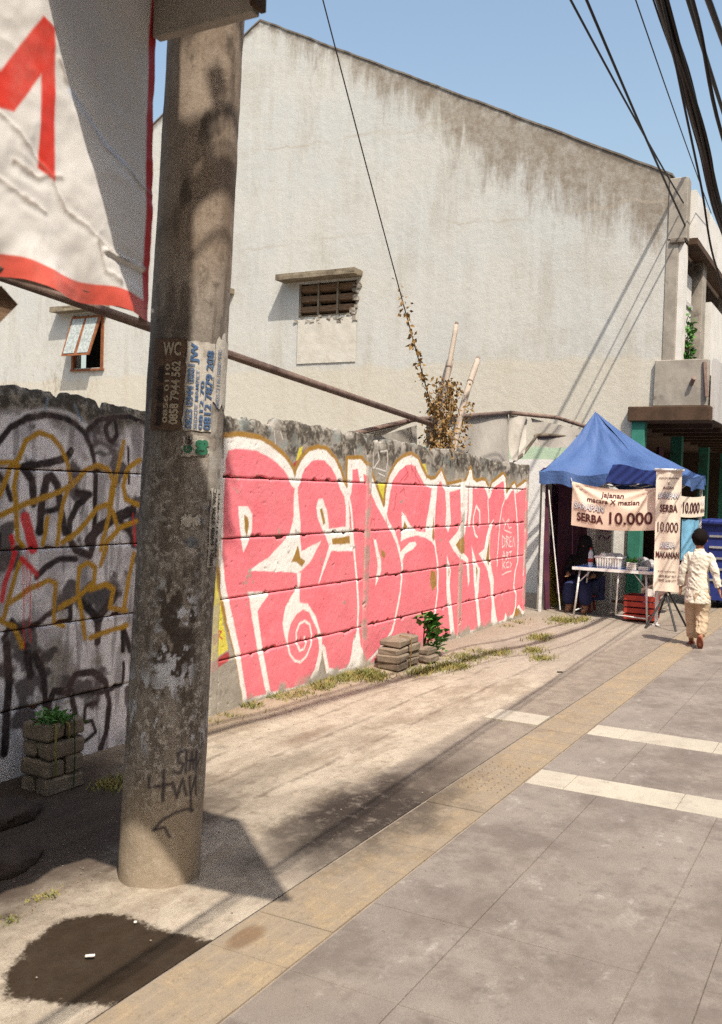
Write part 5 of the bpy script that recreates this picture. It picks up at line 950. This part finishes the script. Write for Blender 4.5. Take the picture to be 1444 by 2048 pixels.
def fused(name, geos, vox, mat, parent, origin, smooth_it=4):
    V = []; F = []
    for v, f in geos: o = len(V); V += [Vector(p)+origin for p in v]; F += [tuple(i+o for i in q) for q in f]
    me = bpy.data.meshes.new(name); me.from_pydata([tuple(p) for p in V], [], F); me.update(); ob = bpy.data.objects.new(name, me); COL.objects.link(ob)
    md = ob.modifiers.new('r', 'REMESH'); md.mode = 'VOXEL'; md.voxel_size = vox; ms = ob.modifiers.new('s', 'SMOOTH'); ms.iterations = smooth_it; ms.factor = .5
    bpy.context.view_layer.update(); m2 = bpy.data.meshes.new_from_object(ob.evaluated_get(bpy.context.evaluated_depsgraph_get())); bpy.data.objects.remove(ob); bpy.data.meshes.remove(me)
    return link(name, m2, mat, parent, True)
torso = loft([(0,0,.475,.110,.136),(0,0,.55,.104,.130),(0,0,.66,.092,.114),(.004,0,.78,.084,.106),(.008,0,.88,.084,.112),(.010,0,.95,.080,.120),(.010,0,.995,.075,.112),(.010,0,1.025,.055,.062),(.012,0,1.062,.050,.050)])
sl = tube_geo(dense([(.008,.085,.985),(.003,.125,.955),(-.008,.160,.82),(.010,.176,.73),(.028,.180,.655)],5), [.043+.004*math.sin(i*.9)-.0003*i for i in range(20)]+[.040], 14)
sr = tube_geo(dense([(.008,-.085,.985),(.0,-.128,.955),(-.05,-.178,.82),(-.046,-.200,.74),(-.038,-.218,.665)],5), [.043+.004*math.sin(i*.9)-.0003*i for i in range(20)]+[.040], 14)
tun = fused('tunic', [torso, sl, sr], .008, MT['shirt'], boy, O)
hips = loft([(0,0,.47,.100,.118),(0,0,.56,.104,.122),(0,0,.62,.095,.115)])
ll = tube_geo(dense([(.0,.058,.56),(.05,.060,.44),(.085,.060,.33),(.105,.058,.22),(.122,.056,.085)],5), [.080-.0011*i for i in range(21)], 16)
lr = tube_geo(dense([(.0,-.058,.56),(.015,-.058,.44),(.018,-.058,.34),(-.03,-.056,.24),(-.088,-.054,.140)],5), [.080-.0011*i for i in range(21)], 16)
tro = fused('trousers', [hips, ll, lr], .008, MT['trousers'], boy, O)
for ob_, am_, sd_ in ((tun, .011, 4), (tro, .012, 9)):          # cloth folds
    me_ = ob_.data; co = np.zeros(len(me_.vertices)*3, np.float32); me_.vertices.foreach_get('co', co); co = co.reshape(-1,3); no = np.zeros_like(co.reshape(-1)); me_.vertices.foreach_get('normal', no); no = no.reshape(-1,3)
    w_ = .5-np.abs(fbm(co[:,1]*9+co[:,0]*7+co[:,2]*4, co[:,2]*11-co[:,1]*9, 1.5, sd_, 3)-.5)*5; co += no*(w_.clip(-.6,.5)*am_)[:,None]; me_.vertices.foreach_set('co', co.reshape(-1)); me_.update()
def sole(L, p, pitch, yaw):
    bm = bmesh.new(); n_ = 16; vs = []
    for z in (-.011,.011):
        vs.append([bm.verts.new((L/2*math.cos(2*math.pi*k_/n_), (.034+.006*math.cos(2*math.pi*k_/n_))*math.sin(2*math.pi*k_/n_), z)) for k_ in range(n_)])
    bm.faces.new(vs[0][::-1]); bm.faces.new(vs[1])
    for k_ in range(n_): bm.faces.new((vs[0][k_], vs[0][(k_+1) % n_], vs[1][(k_+1) % n_], vs[1][k_]))
    bm.transform(Matrix.Translation(O+Vector(p)) @ Matrix.Rotation(yaw,4,'Z') @ Matrix.Rotation(pitch,4,'Y')); return from_bm('sandal', bm, MT['sandal'], boy)
sole(.19, (.205,.076,.011), 0, .05); sole(.19, (-.128,-.062,.072), math.radians(52), 0)
ven = empty('person', (12.98,3.52,0), 'seated vendor in black headscarf and dark clothes behind the left end of the table', 'person'); O2 = Vector((13.0,3.50,0))
J = [((0,0,.34),(.15,.12)),((.0,0,.50),(.13,.11)),((-.02,0,.68),(.15,.10)),((-.03,0,.79),(.06,.055)),((-.04,0,.85),(.05,.05)),((-.05,0,.92),(.075,.085)),((-.05,0,.99),(.07,.08)),((-.05,0,1.03),(.04,.05)),
 ((-.02,.17,.74),.055),((-.08,.22,.54),.044),((-.28,.16,.50),.032),((-.02,-.17,.74),.055),((-.08,-.22,.54),.044),((-.28,-.16,.50),.032),
 ((-.05,.09,.32),.09),((-.36,.11,.36),.07),((-.38,.11,.06),.045),((-.47,.11,.03),.035),((-.05,-.09,.32),.09),((-.36,-.11,.36),.07),((-.38,-.11,.06),.045),((-.47,-.11,.03),.035)]
E = [(0,1),(1,2),(2,3),(3,4),(4,5),(5,6),(6,7),(2,8),(8,9),(9,10),(2,11),(11,12),(12,13),(0,14),(14,15),(15,16),(16,17),(0,18),(18,19),(19,20),(20,21)]
hand(J, E, 10, (-1,-.1,-.1), (0,-1,.3)); hand(J, E, 13, (-1,.1,-.1), (0,1,.3))
skin('body', J, E, MT['skin'], ven, O2)
skin('dress', [((0,0,.32),(.19,.16)),((0,0,.50),(.165,.14)),((-.02,0,.68),(.175,.125)),((-.03,0,.78),(.09,.085)),((-.02,.18,.73),.07),((-.08,.23,.54),.06),((-.24,.17,.505),.05),((-.02,-.18,.73),.07),((-.08,-.23,.54),.06),((-.24,-.17,.505),.05)], [(0,1),(1,2),(2,3),(2,4),(4,5),(5,6),(2,7),(7,8),(8,9)], MT['darkcloth'], ven, O2)
skin('skirt', [((0,0,.33),(.2,.17)),((-.06,.10,.33),.115),((-.37,.115,.36),.10),((-.39,.115,.10),.085),((-.06,-.10,.33),.115),((-.37,-.115,.36),.10),((-.39,-.115,.10),.085)], [(0,1),(1,2),(2,3),(0,4),(4,5),(5,6)], MT['bluecloth'], ven, O2)
skin('headscarf', [((-.02,0,.70),(.18,.13)),((-.03,0,.82),(.12,.12)),((-.055,0,.92),(.105,.112)),((-.06,0,1.0),(.095,.105)),((-.06,0,1.05),(.05,.06))], [(0,1),(1,2),(2,3),(3,4)], MT['darkcloth'], ven, O2)
bm = bmesh.new(); r_ = bmesh.ops.create_icosphere(bm, subdivisions=2, radius=.012); bmesh.ops.translate(bm, verts=bm.verts, vec=O2+Vector((-.15,0,.90))); from_bm('nose', bm, MT['skin'], ven, True)
stl = empty('stool', (13.0,3.5,0), 'low red plastic stool under the seated vendor', 'stool'); lathe('seat', (13.0,3.5,.20), [(.16,0),(.17,.01),(.17,.025)], MT['red'], stl)
for k_ in range(4): a = k_*1.571+.78; tube('leg', [(13+.13*math.cos(a),3.5+.13*math.sin(a),.20),(13+.17*math.cos(a),3.5+.17*math.sin(a),.0)], .018, MT['red'], stl, 6)

# ================================================================== THINGS ALONG THE WALL
def block_geo(x0,x1,y0,y1,z0,z1,name,mat,parent):
    bm = bmesh.new(); bm_box(bm, x0,x1,y0,y1,z0,z1, .012, .009); return from_bm(name, bm, mat, parent)
bs = empty('block_stack', (3.52,3.67,0), 'square stack of paver blocks with weeds on top against the silver graffiti', 'block stack')
# four courses, two half blocks each, alternating
for c_ in range(4):
    z = .005+c_*.092; dx = random.uniform(-.012,.012)
    if c_ % 2: block_geo(3.40+dx,3.522+dx,3.575,3.77,z,z+.086,'paver_block',MT['block'],bs); block_geo(3.528+dx,3.65+dx,3.575,3.77,z,z+.086,'paver_block',MT['block'],bs)
    else: block_geo(3.40+dx,3.65+dx,3.575,3.668,z,z+.086,'paver_block',MT['block'],bs); block_geo(3.40+dx,3.65+dx,3.674,3.77,z,z+.086,'paver_block',MT['block'],bs)
tubes('string', [([(3.56,3.558,.0),(3.565,3.556,.2),(3.555,3.558,.375),(3.55,3.67,.378)],.004)], MT['string'], bs)
wd = empty('weed', (3.48,3.64,.373), 'yellow green weed sprouting from the top of the block stack', 'plant')
leaf_cloud('foliage', [Vector((3.48+random.gauss(0,.04),3.63+random.gauss(0,.04),.375+abs(random.gauss(0,.025)))) for _ in range(150)], .042, .018, MT['leaf'], wd, droop=.2)
tubes('runner', [(dense([(3.48,3.62,.375),(3.44,3.562,.34),(3.43,3.555,.25),(3.435,3.553,.12)],4),.006), (dense([(3.50,3.62,.375),(3.52,3.56,.36),(3.52,3.555,.28)],4),.005)], MT['grass'], wd)
def lump(name, c_, r_, mat, label, cat, group=None, seed=0):
    bm = bmesh.new(); bmesh.ops.create_icosphere(bm, subdivisions=4, radius=1)
    for v in bm.verts:
        k_ = 1+.5*(fbm(np.array([v.co.x*1.5+seed*3]), np.array([v.co.y*1.5+v.co.z]), 1.4, seed)[0]-.5)+.10*(fbm(np.array([v.co.x*5]), np.array([v.co.y*5+v.co.z*4]), 2, seed+1)[0]-.5)
        v.co = Vector((c_[0]+v.co.x*r_[0]*k_, c_[1]+v.co.y*r_[1]*k_, max(c_[2]+v.co.z*r_[2]*k_, -.01)))
    return tag(from_bm(name, bm, mat, None, True), label, cat, group)
lump('sand_sack', (3.08,3.52,.02), (.20,.12,.07), MT['soil'], 'dark earth filled sack lying left of the block stack', 'sack', 'sacks in the shade', 3)
lump('sand_sack', (2.68,3.10,.015), (.20,.11,.06), MT['soil'], 'dark earth filled sack nearest the camera in the shade', 'sack', 'sacks in the shade', 8)
rs = empty('brick_pile', (7.5,3.65,0), 'tied pile of old paver blocks against the red graffiti', 'block stack')
for c_ in range(4):
    z = .02+c_*.066
    for q in range(2):
        a = 7.38+q*.235+random.uniform(-.03,.03)+.01*c_
        if c_ == 3 and q == 1: a -= .03
        block_geo(a,a+.225,3.60+random.uniform(-.02,.02),3.80,z,z+.060,'paver_block',MT['block'],rs)
tubes('strap', [([(7.59,3.575,.02),(7.595,3.572,.29),(7.61,3.7,.295)],.005)], MT['leafdry'], rs)
r2 = empty('loose_blocks', (7.85,3.6,0), 'two loose paver blocks right of the tied pile', 'block'); block_geo(7.90,8.10,3.52,3.64,.02,.085,'paver_block',MT['block'],r2); block_geo(7.93,8.12,3.55,3.67,.088,.15,'paver_block',MT['block'],r2)
pl = empty('leafy_plant', (8.28,3.74,0), 'bright green leafy plant growing at the foot of the red graffiti', 'plant')
LM = [leaf_mesh('leaf', L_, L_*.62, MT['leaf']) for L_ in (.10,.075,.05)]
tubes('stem', [(dense([(8.28,3.76,.02),(8.25+dx_*.5,3.73,.18),(8.25+dx_,3.72+dy_,h_)],4),.006) for dx_,dy_,h_ in ((-.10,-.02,.42),(.0,-.05,.40),(.16,-.08,.24),(.25,-.10,.14),(-.05,-.06,.3))], MT['string'], pl)
for k_ in range(190):
    t_ = random.random(); z = .04+.36*t_**.8; cxp = 8.22+(.24*(1-t_)*random.uniform(-.3,1.0)); cyp = 3.70+random.gauss(0,.05)-.06*(1-t_)
    o = bpy.data.objects.new('leaf', LM[k_ % 3]); COL.objects.link(o); o.parent = pl; o.location = Vector((cxp+random.gauss(0,.04), cyp, z))-pl.location
    o.rotation_euler = (random.uniform(.1,1.1), random.uniform(-.5,.5), random.uniform(1.2,4.4)); 
# grass along the foot of the wall
GP = [(5.67,3.84,.25,.05,260),(5.9,3.80,.25,.05,160),(6.2,3.76,.25,.06,260),(6.45,3.80,.2,.05,140),(6.8,3.80,.25,.06,220),(7.08,3.74,.2,.06,300),(7.0,3.62,.15,.05,200),(7.6,3.45,.22,.05,220),(7.9,3.38,.22,.05,200),(8.05,3.28,.25,.05,200),(8.6,3.40,.32,.08,420),(8.85,3.22,.25,.06,260),(8.9,2.80,.14,.05,150),(10.2,3.22,.22,.06,260),(11.75,3.42,.30,.09,420),(12.0,3.25,.15,.05,160),(2.6,2.74,.06,.02,60),(2.40,2.69,.05,.02,60),(3.75,3.45,.12,.04,120),(9.3,3.0,.2,.05,160),(5.15,3.80,.15,.05,90),(10.8,3.75,.3,.04,160)]
V = []; F = []
for gx, gy, rx, ry, n_ in GP:
    for _ in range(int(n_*1.9)):
        x_ = gx+random.gauss(0,rx*.6)
        if fbm(np.array([x_]), np.array([gy]), 6, 33)[0] < .36: continue
        y_ = min(gy+random.gauss(0,ry), 3.875); h_ = random.uniform(.012,.055)*(.35 if gx < 3 else 1); a = random.uniform(0,6.28); w_ = random.uniform(.003,.006); lean = Vector((random.gauss(0,.7),random.gauss(0,.7),1))*h_
        o = len(V); z0 = .03*float(sstep(3.3,3.9,y_)); b0 = Vector((x_,y_,z0-.003)); s_ = Vector((math.cos(a),math.sin(a),0))*w_; V += [b0-s_, b0+s_, b0+lean*.6+s_*.6, b0+lean]; F += [(o,o+1,o+2),(o,o+2,o+3)]
tag(mesh('grass', V, F, MT['grass']), 'dry yellow green grass tufts along the foot of the wall', 'grass', kind='stuff')
V = []; F = []                                     # grit, crumbs and dead leaves
for k_ in range(900):
    if k_ < 420: x_, y_ = random.uniform(5,11.5), 3.9-abs(random.gauss(0,.22))
    elif k_ < 620: x_, y_ = random.uniform(2.2,3.6), random.uniform(2.5,3.2)
    else: x_, y_ = random.uniform(2,9), random.uniform(.6,3.8)
    s_ = random.uniform(.002,.008)*(1 if k_ < 420 else .7); o = len(V); z0 = .002+.03*float(sstep(3.3,3.9,y_)); a = random.uniform(0,3)
    V += [(x_+s_*math.cos(a+q), y_+s_*math.sin(a+q), z0) for q in (0,1.7,3.1,4.5)]+[(x_,y_,z0+s_*.8)]; F += [(o+i,o+(i+1) % 4,o+4) for i in range(4)]
tag(mesh('grit', V, F, MT['stone']), 'scattered grit and pebbles on the pavement', 'gravel', kind='stuff')
for (x_, y_, L_, W_, lb) in ((2.353,2.259,.032,.011,'small white scrap lying in the wet patch'),(8.33,2.44,.05,.03,'dark scrap of plastic lying on the pavement'),(2.62,2.30,.012,.01,'tiny white crumb at the edge of the wet patch')):
    bm = bmesh.new(); bm_box(bm, -L_/2, L_/2, -W_/2, W_/2, 0, .006, .002, .001); bm.transform(Matrix.Translation((x_,y_,.003)) @ Matrix.Rotation(-.9,4,'Z')); tag(from_bm('litter_scrap', bm, MT['black' if 'dark' in lb else 'litter']), lb, 'litter')

# ================================================================== STREET TREE ABOVE THE SIGN (its shade falls on wall and pole)
tr = empty('sky_blocker_tree', (-1.1,2.5,0), 'roadside tree whose leafy branch shades the silver graffiti, with an unseen crown enlarged to block sky light', 'tree')
tubes('trunk', [(dense([(-1.1,2.5,-.05),(-1.05,2.4,2.2),(-.8,2.2,4.4),(-.2,1.9,5.8)],6), [.14-.0035*i for i in range(19)]), (dense([(-.2,1.9,5.8),(.8,1.6,6.6),(1.9,1.25,7.0)],6), [.06-.0035*i for i in range(13)]), (dense([(-.8,2.2,4.4),(-1.4,2.6,5.8),(-1.5,2.8,6.8)],6), [.07-.004*i for i in range(13)])], MT['wood'], tr, 8)
cp_ = []
for k_ in range(3200):
    v = Vector((random.gauss(0,1),random.gauss(0,1),random.gauss(0,1))).normalized()*random.random()**.4; cp_.append(Vector((2.16+v.x*.68, 1.32+v.y*.40+v.x*.10, 7.0+v.z*.50)))
for k_ in range(36): cp_.append(Vector((1.35+random.gauss(0,.28), .62+random.gauss(0,.22), 6.8+random.gauss(0,.3))))
for k_ in range(15000):  # wide unseen crown, enlarged to cut sky light over the left side
    v = Vector((random.gauss(0,1),random.gauss(0,1),random.gauss(0,1))).normalized()*random.random()**.4; cp_.append(Vector((-2.2+v.x*3.6, 4.0+v.y*3.5, 7.3+v.z*1.5)))
leaf_cloud('crown', cp_, .20, .11, MT['treeleaf'], tr)

# ================================================================== UNSEEN HOUSES ACROSS THE STREET, ADDED TO BLOCK SKY LIGHT
OPP = [(-18,-8.5,10.6,'plain unseen house added across the street to block sky light, with brown shutters','shopdark'),(-8.3,.8,12.2,'tall unseen house added across the street to block sky light','dconc'),(1.0,9.8,10.4,'brown unseen house added across the street to block sky light','wood'),(10.0,24,11.6,'grey unseen house added across the street to block sky light, at the far end','dconc')]
for x0,x1,h_,lb,m_ in OPP:
    e = empty('sky_blocker_house', ((x0+x1)/2,-12,0), lb, 'building', 'unseen houses added to block sky light'); box('wall', x0,x1,-16,-8.5,0,h_,MT[m_],e); box('roof', x0-.1,x1+.1,-16.2,-8.1,h_+.003,h_+.25,MT['dconc'],e)
    for k_ in range(3):
        xa = x0+.6+k_*(x1-x0-.8)/3; box('shutter', xa,xa+2.0,-8.498,-8.44,.05,2.6,MT['shopdark'],e)
        for f_ in range(int(h_/3)-1+1):
            if f_: box('window', xa+.3,xa+1.6,-8.498,-8.45,f_*3+.6,f_*3+2.0,MT['void'],e)

e = empty('sky_blocker_side_house', (-12,8,0), 'unseen house added behind the camera on the wall side to block sky light', 'building'); box('wall', -20,-7,4.5,16,0,9.5,MT['dconc'],e); box('roof', -20.2,-6.8,4.3,16.2,9.503,9.75,MT['dconc'],e); box('door', -12,-10.8,4.44,4.498,0,2.2,MT['wood'],e)  # another unseen house, added to cut the sky light

for k2, (tx, ty, lb) in enumerate(((-5.2,-3.2,'unseen leafy tree added behind the camera to block sky light, nearer the kerb'),(-7.5,-6.2,'unseen leafy tree added behind the camera to block sky light, farther along the street'),(-4.6,-7.0,'unseen leafy tree added beside the opposite houses to block sky light'))):  # unseen trees added to screen off sky light and deepen the shadows
    e = empty('sky_blocker_tree', (tx,ty,0), lb, 'tree', 'unseen trees added to block sky light')
    tubes('trunk', [(dense([(tx,ty,-.05),(tx+.1,ty+.1,2.4),(tx-.1,ty+.05,4.8),(tx,ty,6.2)],5), [.16-.006*i for i in range(16)])], MT['wood'], e, 8)
    pts = []
    for k_ in range(6500):
        v = Vector((random.gauss(0,1),random.gauss(0,1),random.gauss(0,1))).normalized()*random.random()**.4; pts.append(Vector((tx+v.x*2.3, ty+v.y*2.3, 6.6+v.z*1.9)))
    leaf_cloud('crown', pts, .26, .15, MT['treeleaf'], e)
